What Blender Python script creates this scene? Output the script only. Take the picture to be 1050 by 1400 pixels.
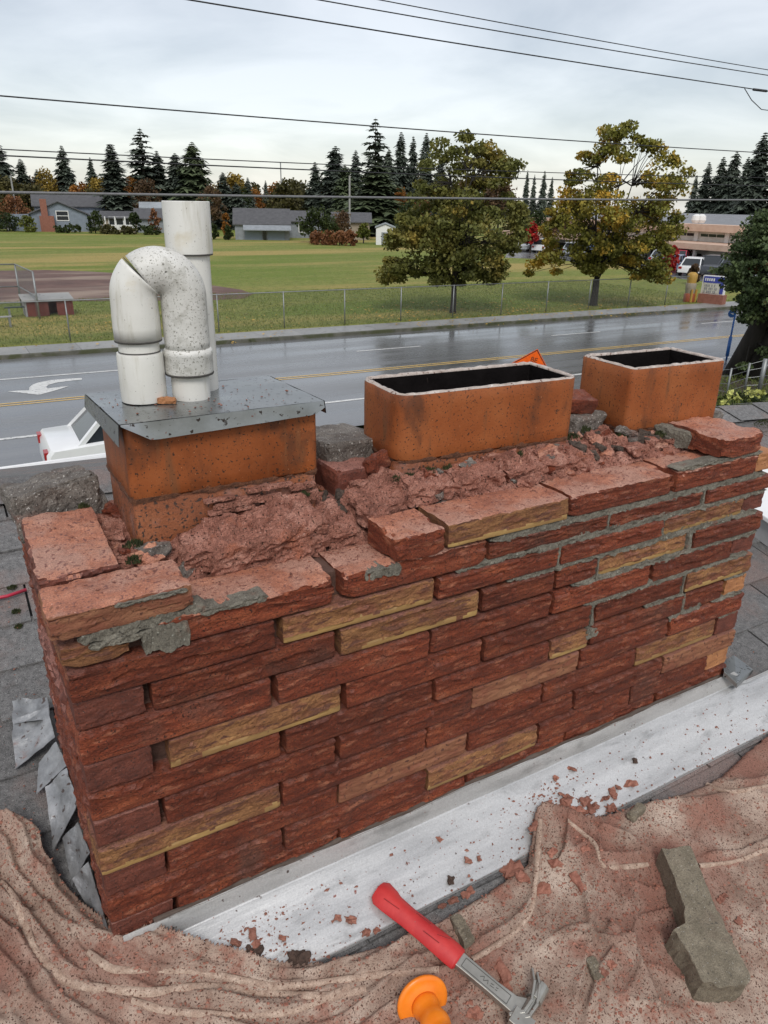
import bpy, bmesh, math, random
import numpy as np
from mathutils import Vector, Matrix, noise

for o in list(bpy.data.objects):
    bpy.data.objects.remove(o, do_unlink=True)
SC = bpy.context.scene
COL = SC.collection

# ---------------------------------------------------------------- camera
CAM = np.array([-0.060, -0.938, 1.090])
YAW, PITCH, ROLL = math.radians(30.466), math.radians(22.648), math.radians(-1.094)
FPX = 1012.6                                   # focal length in pixels of the 1050 x 1400 photograph
FWD = np.array([math.sin(YAW) * math.cos(PITCH), math.cos(YAW) * math.cos(PITCH), -math.sin(PITCH)])
RGT0 = np.array([math.cos(YAW), -math.sin(YAW), 0.0])
UP0 = np.cross(RGT0, FWD)
RGT = math.cos(ROLL) * RGT0 - math.sin(ROLL) * UP0
UPV = math.sin(ROLL) * RGT0 + math.cos(ROLL) * UP0
cd = bpy.data.cameras.new('camera')
cam = bpy.data.objects.new('camera', cd)
COL.objects.link(cam)
cd.sensor_fit = 'VERTICAL'
cd.sensor_height = 36.0
cd.lens = FPX / 1400.0 * 36.0
cd.clip_start = 0.02
cd.clip_end = 4000
cam.matrix_world = Matrix(((RGT[0], UPV[0], -FWD[0], CAM[0]), (RGT[1], UPV[1], -FWD[1], CAM[1]),
                           (RGT[2], UPV[2], -FWD[2], CAM[2]), (0, 0, 0, 1)))
SC.camera = cam

# ---------------------------------------------------------------- sky, sun, exposure
SUN_EL, SUN_AZ = math.radians(48), math.radians(205)      # azimuth measured from +y towards +x
W = bpy.data.worlds.new('World')
SC.world = W
W.use_nodes = True
nt = W.node_tree
for n in list(nt.nodes):
    nt.nodes.remove(n)
wo = nt.nodes.new('ShaderNodeOutputWorld')
sky = nt.nodes.new('ShaderNodeTexSky')
sky.sky_type = 'NISHITA'
sky.sun_disc = False
sky.sun_elevation = SUN_EL
sky.sun_rotation = SUN_AZ
bg1 = nt.nodes.new('ShaderNodeBackground')
bg1.inputs['Strength'].default_value = 0.05
nt.links.new(sky.outputs[0], bg1.inputs['Color'])
tc = nt.nodes.new('ShaderNodeTexCoord')
sep = nt.nodes.new('ShaderNodeSeparateXYZ')
nt.links.new(tc.outputs['Generated'], sep.inputs[0])
# project the cloud noise on a flat deck overhead, so that clouds flatten towards the horizon
mx = nt.nodes.new('ShaderNodeMath'); mx.operation = 'ADD'; mx.inputs[1].default_value = 0.16
nt.links.new(sep.outputs['Z'], mx.inputs[0])
mm = nt.nodes.new('ShaderNodeMath'); mm.operation = 'MAXIMUM'; mm.inputs[1].default_value = 0.05
nt.links.new(mx.outputs[0], mm.inputs[0])
dv = nt.nodes.new('ShaderNodeVectorMath'); dv.operation = 'DIVIDE'
cmb = nt.nodes.new('ShaderNodeCombineXYZ')
for i in range(3):
    nt.links.new(mm.outputs[0], cmb.inputs[i])
nt.links.new(tc.outputs['Generated'], dv.inputs[0])
nt.links.new(cmb.outputs[0], dv.inputs[1])
cn = nt.nodes.new('ShaderNodeTexNoise')
cn.inputs['Scale'].default_value = 0.95
cn.inputs['Detail'].default_value = 7
cn.inputs['Roughness'].default_value = 0.52
cn.inputs['Distortion'].default_value = 0.4
nt.links.new(dv.outputs[0], cn.inputs['Vector'])
cr = nt.nodes.new('ShaderNodeValToRGB')
cr.color_ramp.elements[0].position = 0.34
cr.color_ramp.elements[0].color = (0.42, 0.414, 0.41, 1)
cr.color_ramp.elements[1].position = 0.62
cr.color_ramp.elements[1].color = (0.67, 0.652, 0.635, 1)
nt.links.new(cn.outputs['Fac'], cr.inputs[0])
bg2 = nt.nodes.new('ShaderNodeBackground')
bg2.inputs['Strength'].default_value = 0.80
nt.links.new(cr.outputs[0], bg2.inputs['Color'])
ad = nt.nodes.new('ShaderNodeAddShader')
nt.links.new(bg1.outputs[0], ad.inputs[0])
nt.links.new(bg2.outputs[0], ad.inputs[1])
nt.links.new(ad.outputs[0], wo.inputs['Surface'])

sl = bpy.data.lights.new('sun', 'SUN')
sl.energy = 1.5
sl.angle = math.radians(20)
sl.color = (1.0, 0.97, 0.92)
sun = bpy.data.objects.new('sun', sl)
COL.objects.link(sun)
sdir = Vector((math.sin(SUN_AZ) * math.cos(SUN_EL), math.cos(SUN_AZ) * math.cos(SUN_EL), math.sin(SUN_EL)))
sun.rotation_euler = sdir.to_track_quat('Z', 'Y').to_euler()
sun.location = (0, 0, 30)
SC.view_settings.view_transform = 'Standard'
SC.view_settings.look = 'None'
SC.view_settings.gamma = 1
SC.view_settings.exposure = 0.27
SC.render.engine = 'CYCLES'
SC.cycles.use_denoising = True
SC.cycles.max_bounces = 6
SC.cycles.transparent_max_bounces = 6
SC.cycles.caustics_reflective = False
SC.cycles.caustics_refractive = False

# ---------------------------------------------------------------- helpers: photograph pixel -> place
def ray(px, py):
    return FWD + (px - 525) / FPX * RGT + (700 - py) / FPX * UPV
def at(px, py, x=None, y=None, z=None, dist=None):
    d = ray(px, py)
    if x is not None: t = (x - CAM[0]) / d[0]
    elif y is not None: t = (y - CAM[1]) / d[1]
    elif z is not None: t = (z - CAM[2]) / d[2]
    else: t = dist / math.hypot(d[0], d[1])
    return CAM + t * d
ROOF0, RSL = -0.085, 0.25
def roofz(y): return ROOF0 + RSL * y
def on_roof(px, py, lift=0.0):
    d = ray(px, py)
    t = (ROOF0 + lift + RSL * CAM[1] - CAM[2]) / (d[2] - RSL * d[1])
    return CAM + t * d
STREET = -4.4

# ---------------------------------------------------------------- helpers: objects
WORG = {}
def worg(o): return WORG.get(o.name, np.zeros(3)) if o else np.zeros(3)
def thing(name, label, cat, loc, group=None, rotz=0.0):
    o = bpy.data.objects.new(name, None)
    o.empty_display_size = 0.1
    COL.objects.link(o)
    o.location = tuple(float(v) for v in loc)
    o.rotation_euler[2] = rotz
    o['label'] = label; o['category'] = cat
    if group: o['group'] = group
    WORG[o.name] = np.array(loc, float)
    return o
def tag(o, label=None, cat=None, group=None, kind=None):
    if label: o['label'] = label
    if cat: o['category'] = cat
    if group: o['group'] = group
    if kind: o['kind'] = kind
    return o
def mk(name, v, f, mat, parent=None, smooth=False, local=False, mats=None, midx=None, base=False):
    """one mesh object; v in world coordinates (or in the parent's frame when local)"""
    v = np.asarray(v, float)
    mn, mxv = v.min(0), v.max(0)
    org = (mn + mxv) / 2
    if base: org[2] = mn[2]
    me = bpy.data.meshes.new(name)
    me.from_pydata((v - org).tolist(), [], f if isinstance(f, list) else f.tolist())
    for m in (mats or [mat]):
        me.materials.append(m)
    if midx is not None:
        me.polygons.foreach_set('material_index', midx)
    if smooth:
        me.polygons.foreach_set('use_smooth', [True] * len(me.polygons))
    me.update()
    o = bpy.data.objects.new(name, me)
    COL.objects.link(o)
    if parent:
        o.parent = parent
        o.location = tuple(org - (np.zeros(3) if local else worg(parent)))
        if local: WORG[o.name] = org
    else:
        o.location = tuple(org)
    if not local: WORG[o.name] = org
    return o
def copy_tree(o, parent=None):
    c = o.copy(); COL.objects.link(c); c.parent = parent
    for ch in list(o.children):
        copy_tree(ch, c)
    return c

class MB:
    def __init__(s): s.v = []; s.f = []
    def add(s, v, f):
        n = len(s.v)
        s.v.extend([tuple(map(float, p)) for p in v])
        s.f.extend([tuple(i + n for i in q) for q in f])
        return s
    def box(s, x0, x1, y0, y1, z0, z1):
        return s.add([(x0,y0,z0),(x1,y0,z0),(x1,y1,z0),(x0,y1,z0),(x0,y0,z1),(x1,y0,z1),(x1,y1,z1),(x0,y1,z1)],
                     [(3,2,1,0),(4,5,6,7),(0,1,5,4),(1,2,6,5),(2,3,7,6),(3,0,4,7)])
    def obox(s, c, ax, ay, az):
        """box at centre c with half-axis vectors"""
        c, ax, ay, az = (np.array(q, float) for q in (c, ax, ay, az))
        P = [c+a*ax+b*ay+d*az for d in (-1,1) for a,b in ((-1,-1),(1,-1),(1,1),(-1,1))]
        return s.add(P, [(3,2,1,0),(4,5,6,7),(0,1,5,4),(1,2,6,5),(2,3,7,6),(3,0,4,7)])
    def bar(s, a, b, w, h=None, up=(0,0,1)):
        a, b = np.array(a, float), np.array(b, float); d = b - a
        L = np.linalg.norm(d); d /= L; u = np.array(up, float)
        sd = np.cross(d, u)
        if np.linalg.norm(sd) < 1e-5: sd = np.cross(d, (1,0,0))
        sd /= np.linalg.norm(sd); u = np.cross(sd, d)
        return s.obox((a+b)/2, d*L/2, sd*w/2, u*(h or w)/2)
    def tube(s, path, r, n=8, cap=True):
        path = [np.array(p, float) for p in path]
        rs = r if hasattr(r, '__len__') else [r]*len(path)
        base = len(s.v); prev = None
        for i, p in enumerate(path):
            d = path[min(i+1, len(path)-1)] - path[max(i-1, 0)]
            d = d / (np.linalg.norm(d) + 1e-12)
            if prev is None:
                a = np.cross(d, (0,0,1) if abs(d[2]) < .9 else (1,0,0))
            else:
                a = prev - d * (prev @ d)
            a /= np.linalg.norm(a); prev = a; b = np.cross(d, a)
            for k in range(n):
                t = 2*math.pi*k/n
                s.v.append(tuple(p + rs[i]*(math.cos(t)*a + math.sin(t)*b)))
        for i in range(len(path)-1):
            for k in range(n):
                k2 = (k+1) % n
                s.f.append((base+i*n+k, base+i*n+k2, base+(i+1)*n+k2, base+(i+1)*n+k))
        if cap:
            s.f.append(tuple(base+k for k in range(n))[::-1])
            s.f.append(tuple(base+(len(path)-1)*n+k for k in range(n)))
        return s
    def lathe(s, c, prof, n=24, axis=None):
        """prof: list of (r, h) about the vertical through c"""
        c = np.array(c, float); base = len(s.v)
        for r, h in prof:
            for k in range(n):
                t = 2*math.pi*k/n
                s.v.append((c[0]+r*math.cos(t), c[1]+r*math.sin(t), c[2]+h))
        for i in range(len(prof)-1):
            for k in range(n):
                k2 = (k+1) % n
                s.f.append((base+i*n+k, base+i*n+k2, base+(i+1)*n+k2, base+(i+1)*n+k))
        return s
    def grid(s, fn, nu, nv):
        base = len(s.v)
        for j in range(nv+1):
            for i in range(nu+1):
                s.v.append(tuple(map(float, fn(i/nu, j/nv))))
        for j in range(nv):
            for i in range(nu):
                a = base+j*(nu+1)+i
                s.f.append((a, a+1, a+nu+2, a+nu+1))
        return s
    def prism(s, poly, z0, z1):
        n = len(poly); b = len(s.v)
        s.v.extend([(p[0],p[1],z0) for p in poly]); s.v.extend([(p[0],p[1],z1) for p in poly])
        s.f.append(tuple(range(b+n-1, b-1, -1))); s.f.append(tuple(range(b+n, b+2*n)))
        for i in range(n):
            j = (i+1) % n
            s.f.append((b+i, b+j, b+n+j, b+n+i))
        return s
    def build(s, name, mat, parent=None, smooth=False, bevel=0, local=False, base=False, autos=False):
        o = mk(name, s.v, s.f, mat, parent, smooth, local, base=base)
        if bevel:
            m = o.modifiers.new('bevel', 'BEVEL'); m.width = bevel; m.segments = 2; m.limit_method = 'ANGLE'
        if autos:
            m = o.modifiers.new('es', 'EDGE_SPLIT'); m.split_angle = math.radians(38)
        return o

def lattice(x0, x1, y0, y1, z0, z1, nx, ny, nz, fn):
    """surface of a box as a lattice; fn(p,u,v,w) moves each vertex"""
    idx = {}; V = []; F = []
    def vid(i, j, k):
        q = (i, j, k)
        if q not in idx:
            u, v, w = i/nx, j/ny, k/nz
            p = (x0+(x1-x0)*u, y0+(y1-y0)*v, z0+(z1-z0)*w)
            V.append(tuple(fn(p, u, v, w))); idx[q] = len(V)-1
        return idx[q]
    for i in range(nx):
        for k in range(nz):
            F.append((vid(i,0,k), vid(i+1,0,k), vid(i+1,0,k+1), vid(i,0,k+1)))
            F.append((vid(i,ny,k), vid(i,ny,k+1), vid(i+1,ny,k+1), vid(i+1,ny,k)))
    for j in range(ny):
        for k in range(nz):
            F.append((vid(0,j,k), vid(0,j,k+1), vid(0,j+1,k+1), vid(0,j+1,k)))
            F.append((vid(nx,j,k), vid(nx,j+1,k), vid(nx,j+1,k+1), vid(nx,j,k+1)))
    for i in range(nx):
        for j in range(ny):
            F.append((vid(i,j,0), vid(i,j+1,0), vid(i+1,j+1,0), vid(i+1,j,0)))
            F.append((vid(i,j,nz), vid(i+1,j,nz), vid(i+1,j+1,nz), vid(i,j+1,nz)))
    return V, F
def nz3(x, y, z): return noise.noise((x, y, z))
def frac(x, y, z, oct=4, H=0.8): return noise.fractal((x, y, z), H, 2.1, oct)
def plates(x, y, z, tilt=.6):
    """broken plates: each cell of a Voronoi pattern has a height and a tilt of its own"""
    d, p = noise.voronoi((x, y, z))
    c = p[0]; h = (math.sin(c[0]*12.9898+c[1]*78.233+c[2]*37.7)*43758.5453) % 1.0
    k = (math.sin(c[0]*39.3+c[1]*11.1)*9631.7) % 1.0
    return h-.5 + tilt*((x-c[0])*(k-.5)+(y-c[1])*((k*7.3) % 1.0-.5)), min(1.0, (d[1]-d[0])/.12)
def ridged(x, y, z, oct=4): return noise.ridged_multi_fractal((x, y, z), 0.9, 2.1, oct, 1.0, 2.0)
rnd = random.Random(7)
ORD = ('first second third fourth fifth sixth seventh eighth ninth tenth eleventh twelfth thirteenth fourteenth fifteenth sixteenth seventeenth eighteenth nineteenth twentieth '
       'twenty-first twenty-second twenty-third twenty-fourth twenty-fifth twenty-sixth twenty-seventh twenty-eighth twenty-ninth thirtieth thirty-first thirty-second').split()

# ---------------------------------------------------------------- materials
def ramp_node(nt, cols):
    r = nt.nodes.new('ShaderNodeValToRGB')
    e = r.color_ramp.elements
    while len(e) > 1: e.remove(e[0])
    e[0].position = cols[0][0]; e[0].color = (*cols[0][1], 1)
    for p, c in cols[1:]:
        q = e.new(p); q.color = (*c, 1)
    return r
def M(name, cols, scale=20, rough=.7, bump=.3, bscale=80, metal=0, stretch=(1,1,1), bstretch=None, spec=.5,
      rand=0.0, dust=None, specks=None, specks2=None, detail=8, island=0.0, rvar=0.0, bdist=.004, streak=None,
      transl=0.0, dist=0.0, layer=None, coat=0.0, grain=None):
    """procedural Principled material in world coordinates.
    cols: [(pos, rgb)..] of a noise; specks: (rgb, scale, threshold); dust: (rgb, amount, noise scale) on up-facing
    surfaces; layer: (rgb, scale, lo, hi, stretch) a second large patch colour"""
    m = bpy.data.materials.new(name); m.use_nodes = True
    t = m.node_tree; N = t.nodes; L = t.links
    b = N['Principled BSDF']
    geo = N.new('ShaderNodeNewGeometry')
    def coord(st):
        mp = N.new('ShaderNodeMapping'); mp.inputs['Scale'].default_value = st
        L.new(geo.outputs['Position'], mp.inputs['Vector']); return mp.outputs[0]
    def nse(sc, st=(1,1,1), det=6, rg=.6, ds=0.0):
        n = N.new('ShaderNodeTexNoise'); n.inputs['Scale'].default_value = sc
        n.inputs['Detail'].default_value = det; n.inputs['Roughness'].default_value = rg
        n.inputs['Distortion'].default_value = ds
        L.new(coord(st), n.inputs['Vector']); return n.outputs['Fac']
    def mix(fac, a, c):
        x = N.new('ShaderNodeMix'); x.data_type = 'RGBA'
        if isinstance(fac, float): x.inputs[0].default_value = fac
        else: L.new(fac, x.inputs[0])
        for s, k in ((a, 6), (c, 7)):
            if isinstance(s, tuple): x.inputs[k].default_value = (*s, 1)
            else: L.new(s, x.inputs[k])
        return x.outputs[2]
    def rng(v, lo, hi):
        x = N.new('ShaderNodeMapRange'); x.interpolation_type = 'SMOOTHSTEP'
        x.inputs[1].default_value = lo; x.inputs[2].default_value = hi
        L.new(v, x.inputs[0]); return x.outputs[0]
    def mul(a, c):
        x = N.new('ShaderNodeMath'); x.operation = 'MULTIPLY'
        for s, k in ((a, 0), (c, 1)):
            if isinstance(s, (int, float)): x.inputs[k].default_value = s
            else: L.new(s, x.inputs[k])
        return x.outputs[0]
    f = nse(scale, stretch, detail, .62, dist)
    if len(cols) == 1:
        col = cols[0][1]
        rr = ramp_node(t, [(0.3, tuple(c*.82 for c in col)), (0.7, tuple(min(1, c*1.15) for c in col))])
    else:
        rr = ramp_node(t, cols)
    L.new(f, rr.inputs[0]); col = rr.outputs[0]
    if layer:
        col = mix(rng(nse(layer[1], layer[4] if len(layer) > 4 else (1,1,1), 5, .6, .3), layer[2], layer[3]), col, layer[0])
    if streak:
        col = mix(rng(nse(streak[1], streak[4], 4, .6), streak[2], streak[3]), col, streak[0])
    if rand or island:
        src = N.new('ShaderNodeObjectInfo').outputs['Random'] if rand else geo.outputs['Random Per Island']
        amt = rand or island
        h = N.new('ShaderNodeHueSaturation')
        x = N.new('ShaderNodeMapRange'); x.inputs[3].default_value = 1-amt; x.inputs[4].default_value = 1+amt
        L.new(src, x.inputs[0]); L.new(x.outputs[0], h.inputs['Value'])
        L.new(col, h.inputs['Color']); col = h.outputs[0]
    if dust:
        sp = N.new('ShaderNodeSeparateXYZ'); L.new(geo.outputs['Normal'], sp.inputs[0])
        up = rng(sp.outputs['Z'], .62, .95)
        col = mix(mul(up, rng(nse(dust[2], (1,1,1), 7, .65), .5-.5*dust[1], .95-.55*dust[1])), col, dust[0])
    for s in (specks, specks2):
        if s:
            col = mix(rng(nse(s[1], s[3] if len(s) > 3 else (1,1,1), 3, .5), s[2], s[2]+.06), col, s[0])
    if grain:
        h = N.new('ShaderNodeHueSaturation')
        x = N.new('ShaderNodeMapRange'); x.inputs[1].default_value = .32; x.inputs[2].default_value = .68
        x.inputs[3].default_value = 1-grain[1]; x.inputs[4].default_value = 1+grain[1]; x.clamp = False
        L.new(nse(grain[0], grain[2] if len(grain) > 2 else (1,1,1), 3, .7), x.inputs[0])
        L.new(x.outputs[0], h.inputs['Value']); L.new(col, h.inputs['Color']); col = h.outputs[0]
    L.new(col, b.inputs['Base Color'])
    b.inputs['Roughness'].default_value = rough
    if rvar:
        x = N.new('ShaderNodeMapRange'); x.inputs[1].default_value = .3; x.inputs[2].default_value = .7
        x.inputs[3].default_value = max(.03, rough-rvar); x.inputs[4].default_value = min(1, rough+rvar)
        L.new(nse(scale*.5, stretch, 4), x.inputs[0]); L.new(x.outputs[0], b.inputs['Roughness'])
    b.inputs['Metallic'].default_value = metal
    b.inputs['Specular IOR Level'].default_value = spec
    if coat:
        b.inputs['Coat Weight'].default_value = coat; b.inputs['Coat Roughness'].default_value = .2
    if bump:
        bp = N.new('ShaderNodeBump'); bp.inputs['Strength'].default_value = bump
        bp.inputs['Distance'].default_value = bdist
        L.new(nse(bscale, bstretch or stretch, 8, .65), bp.inputs['Height'])
        L.new(bp.outputs[0], b.inputs['Normal'])
    if transl:
        tr = N.new('ShaderNodeBsdfTranslucent'); L.new(col, tr.inputs[0])
        ms = N.new('ShaderNodeMixShader'); ms.inputs[0].default_value = transl
        L.new(b.outputs[0], ms.inputs[1]); L.new(tr.outputs[0], ms.inputs[2])
        L.new(ms.outputs[0], N['Material Output'].inputs['Surface'])
    return m
# ================================================================ ground, road, field
RS = -.030                                      # the road runs along x, turned a little
def ry(y0, x): return y0 + RS*x
m_grass = M('playing field grass', [(.25, (.11,.145,.028)), (.5, (.18,.21,.046)), (.75, (.25,.255,.075))], scale=1.6, rough=.85, bump=1, bscale=14, bdist=.06, spec=.2,
            layer=((.35,.275,.092), .055, .46, .63, (.30,1.8,1)), specks=((.30,.22,.075), 5.5, .63), specks2=((.06,.08,.018), 9, .60), streak=((.14,.19,.03), .10, .50, .62, (.4,1.5,1)))
m_verge = M('near lawn', [(.25, (.030,.045,.010)), (.6, (.075,.095,.022)), (.8, (.12,.12,.04))], scale=3, rough=.9, bump=1, bscale=20, bdist=.05, spec=.2)
m_road = M('wet asphalt', [(.3, (.095,.097,.10)), (.7, (.15,.152,.155))], scale=1.2, stretch=(.12,1.2,1), rough=.24, bump=.06, bscale=60, bstretch=(1,1,1), bdist=.002, rvar=.16, spec=.8,
           specks=((.20,.20,.20), 26, .66))
m_walk = M('wet concrete', [(.3, (.19,.19,.18)), (.7, (.30,.295,.28))], scale=1.3, rough=.45, bump=.4, bscale=30, bdist=.005, rand=.10, rvar=.15, specks=((.12,.115,.105), 6, .62))
m_kerb = M('mossy kerb', [(.3, (.05,.05,.035)), (.7, (.13,.125,.10))], scale=2.5, rough=.7, bump=.6, bscale=20, bdist=.01, layer=((.05,.055,.02), 1.2, .45, .6))
m_line_w = M('white road paint', [(.3, (.50,.50,.48)), (.7, (.70,.70,.68))], scale=5, rough=.45, bump=.2, bscale=50, specks=((.22,.22,.22), 12, .60))
m_line_y = M('yellow road paint', [(.3, (.46,.30,.08)), (.7, (.62,.42,.13))], scale=5, rough=.45, bump=.2, bscale=50, specks=((.20,.16,.09), 12, .60))
m_infield = M('infield dirt', [(.3, (.075,.035,.026)), (.6, (.125,.062,.046)), (.8, (.20,.115,.085))], scale=.5, rough=.75, bump=.6, bscale=12, bdist=.03, layer=((.26,.19,.145), .10, .52, .66, (.5,1.6,1)), specks=((.22,.15,.11), 6, .66))

S0 = STREET
def sheet_xy(name, poly, z, mat, **kw):
    o = mk(name, [(x, y, z) for x, y in poly], [tuple(range(len(poly)))], mat)
    return tag(o, **kw)
XA, XB = -140, 240
g = MB()
sheet_xy('ground', [(-410,-50),(510,-50),(510,510),(-410,510)], S0-.16, m_verge, kind='structure')
sheet_xy('playing_field', [(XA,ry(31.2,XA)),(XB,ry(31.2,XB)),(XB,300),(XA,300)], S0+.115, m_grass, kind='structure')
road = sheet_xy('road', [(XA,ry(16.2,XA)),(XB,ry(16.2,XB)),(XB,ry(29.35,XB)),(XA,ry(29.35,XA))], S0-.012, m_road, kind='structure')
def strip(name, mat, y0, w, x0, x1, z, parent=None):
    return mk(name, [(x0,ry(y0-w/2,x0),z),(x1,ry(y0-w/2,x1),z),(x1,ry(y0+w/2,x1),z),(x0,ry(y0+w/2,x0),z)], [(0,1,2,3)], mat, parent)
strip('lane_line', m_line_y, 22.22, .11, XA, XB, S0-.006, road)
strip('lane_line', m_line_y, 22.46, .11, XA, XB, S0-.006, road)
strip('lane_line', m_line_w, 18.78, .16, XA, XB, S0-.006, road)
strip('lane_line', m_line_w, 25.85, .14, XA, 5.4, S0-.006, road)
strip('lane_line', m_line_w, 25.80, .12, 14.0, 17.0, S0-.006, road); strip('lane_line', m_line_w, 25.80, .12, 24.0, 27.0, S0-.006, road); strip('lane_line', m_line_w, 25.80, .12, 34, 37, S0-.006, road)
# turn arrow painted in the middle lane, outline from the photograph laid on the road
ar = [(842/7.5,480+292/7.5),(838/7.5,480+275/7.5),(690/7.5,480+283/7.5),(520/7.5,480+297/7.5),(400/7.5,480+320/7.5),(335/7.5,480+342/7.5),(300/7.5,480+372/7.5),(300/7.5,480+402/7.5),(190/7.5,480+405/7.5),(75/7.5,480+413/7.5),
      (240/7.5,480+430/7.5),(400/7.5,480+448/7.5),(550/7.5,480+408/7.5),(712/7.5,480+358/7.5),(620/7.5,480+366/7.5),(490/7.5,480+382/7.5),(470/7.5,480+368/7.5),(500/7.5,480+345/7.5),(570/7.5,480+325/7.5),(680/7.5,480+308/7.5)]
P = [at(a, b, z=S0-.006) for a, b in ar]
me = mk('turn_arrow', P, [tuple(range(len(P)))], m_line_w, road)
tmp = bmesh.new(); tmp.from_mesh(me.data); bmesh.ops.triangulate(tmp, faces=tmp.faces[:]); tmp.normal_update()
for f in tmp.faces:
    if f.normal.z < 0: f.normal_flip()
tmp.to_mesh(me.data); tmp.free()
# far kerb and pavement
pave = thing('pavement', '', '', (0, 30, S0)); del pave['label']; del pave['category']; pave['kind'] = 'structure'
x = -14.0
while x < 92:
    w = 1.83
    a, b = 29.52, 31.15
    q = .006
    MB().add([(x+q,ry(a,x)+.004,S0-.05),(x+w-q,ry(a,x+w)+.004,S0-.05),(x+w-q,ry(b,x+w),S0-.05),(x+q,ry(b,x),S0-.05),(x+q,ry(a,x)+.004,S0+.125+rnd.uniform(-.004,.004)),(x+w-q,ry(a,x+w)+.004,S0+.125),(x+w-q,ry(b,x+w),S0+.13),(x+q,ry(b,x),S0+.13)],
             [(3,2,1,0),(4,5,6,7),(0,1,5,4),(1,2,6,5),(2,3,7,6),(3,0,4,7)]).build('paving_slab', m_walk, pave)
    x += w
V = []; F = []
n = 60
for i in range(n+1):
    xx = -140+i*6.0
    V += [(xx,ry(29.34,xx),S0-.05),(xx,ry(29.36,xx),S0+.11),(xx,ry(29.40,xx),S0+.128),(xx,ry(29.52,xx),S0+.128)]
for i in range(n):
    for k in range(3): F.append((i*4+k, i*4+4+k, i*4+5+k, i*4+1+k))
tag(mk('kerb', V, F, m_kerb), kind='structure')
# baseball infield
inf = [at(a, b, z=S0+.12)[:2] for a, b in ((-330,374),(-120,370),(0,370),(60,369),(120,371),(170,374),(230,381),(290,390),(330,396),(346,402),(335,408),(280,411),(200,411),(100,412),(0,413),(-150,420),(-330,430))]
sheet_xy('infield', [tuple(p) for p in inf], S0+.121, m_infield, kind='structure')

# tufts of longer grass along the fence and fallen leaves (uncountable)
def blades(name, n, area, mat, h, seed, label, cat, spread=.05):
    rr = np.random.default_rng(seed)
    X = rr.uniform(area[0], area[1], n); Y = rr.uniform(area[2], area[3], n)+RS*X
    A = rr.uniform(0, 6.28, n); w = rr.uniform(.4, 1, n)*h*.22; hh = rr.uniform(.4, 1.1, n)*h
    V = np.empty((n, 3, 3))
    V[:,0] = np.c_[X-w*np.cos(A), Y-w*np.sin(A), np.full(n, S0+.112)]
    V[:,1] = np.c_[X+w*np.cos(A), Y+w*np.sin(A), np.full(n, S0+.112)]
    V[:,2] = np.c_[X+rr.normal(0, h*.4, n), Y+rr.normal(0, h*.4, n), S0+.112+hh]
    o = mk(name, V.reshape(-1, 3), np.arange(3*n).reshape(-1, 3), mat)
    return tag(o, label, cat, kind='stuff')
m_blade = M('grass blades', [(.3, (.095,.135,.028)), (.5, (.155,.19,.044)), (.75, (.22,.24,.075))], scale=1.2, rough=.7, bump=0, island=.25, transl=.35, layer=((.21,.20,.07), .3, .56, .72))
blades('grass_tufts', 60000, (-6, 44, 31.3, 46), m_blade, .10, 1, 'rough wet grass behind the chain link fence', 'grass')
m_fallen = M('fallen leaves', [(.3, (.36,.20,.03)), (.6, (.48,.30,.05)), (.8, (.30,.10,.03))], scale=2, rough=.7, bump=0, island=.4)
def litter(name, n, cx, cy, r, mat, seed, label):
    rr = np.random.default_rng(seed); a = rr.uniform(0, 6.28, n); d = r*np.sqrt(rr.random(n))
    X = cx+d*np.cos(a); Y = cy+d*np.sin(a)*.8; t = rr.uniform(0, 6.28, n); s = rr.uniform(.03,.08, n); V = np.empty((n, 4, 3))
    for k in range(4):
        V[:,k] = np.c_[X+s*np.cos(t+k*1.57), Y+s*np.sin(t+k*1.57), S0+.155+rr.uniform(0,.04, n)]
    return tag(mk(name, V.reshape(-1, 3), np.arange(4*n).reshape(-1, 4), mat), label, 'leaves', kind='stuff')

# ================================================================ chain link fence, dugout, benches
m_galvpost = M('fence metal', [(.5, (.26,.27,.27))], scale=3, rough=.5, metal=.6, bump=0)
fence = thing('chain_link_fence', 'long grey chain link fence between the far pavement and the playing field', 'fence', (15, 31.4, S0))
FX0, FX1, FY0 = -8.0, 39.5, 31.55
def fp(x, z): return (x, ry(FY0, x), S0+.1+z)
FH = 1.62
k = 0
x = FX0
while x <= FX1+.01:
    MB().tube([fp(x, -.1), fp(x, FH+.03)], .028, 8).build('post', m_galvpost, fence, smooth=True); x += 3.05
MB().tube([fp(FX0, FH), fp(FX1, FH)], .021, 8).build('top_rail', m_galvpost, fence, smooth=True)
m_wire = M('fence wire', [(.5, (.22,.23,.23))], rough=.5, metal=.5, bump=0)
n = int((FX1-FX0+FH)/.075)
V = []; F = []
for i in range(n):
    for s in (1, -1):
        xa = FX0-FH+i*.075 if s > 0 else FX0+i*.075
        xb = xa+FH*s
        za, zb = .03, FH
        # clip to the fence
        if xa < FX0: za += (FX0-xa); xa = FX0
        if xb < FX0: zb -= (FX0-xb); xb = FX0
        if xb > FX1: zb -= (xb-FX1); xb = FX1
        if xa > FX1: za += (xa-FX1); xa = FX1
        if zb-za < .05: continue
        r = .0017; b = len(V)
        A, B = np.array(fp(xa, za)), np.array(fp(xb, zb))
        for P_ in (A, B):
            V += [P_+np.array([0,-r,-r]), P_+np.array([0,-r,r]), P_+np.array([0,r*1.2,0])]
        F += [(b,b+1,b+4,b+3),(b+1,b+2,b+5,b+4),(b+2,b,b+3,b+5)]
tag(mk('wire_mesh', V, F, m_wire, fence), kind='stuff')

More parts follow.
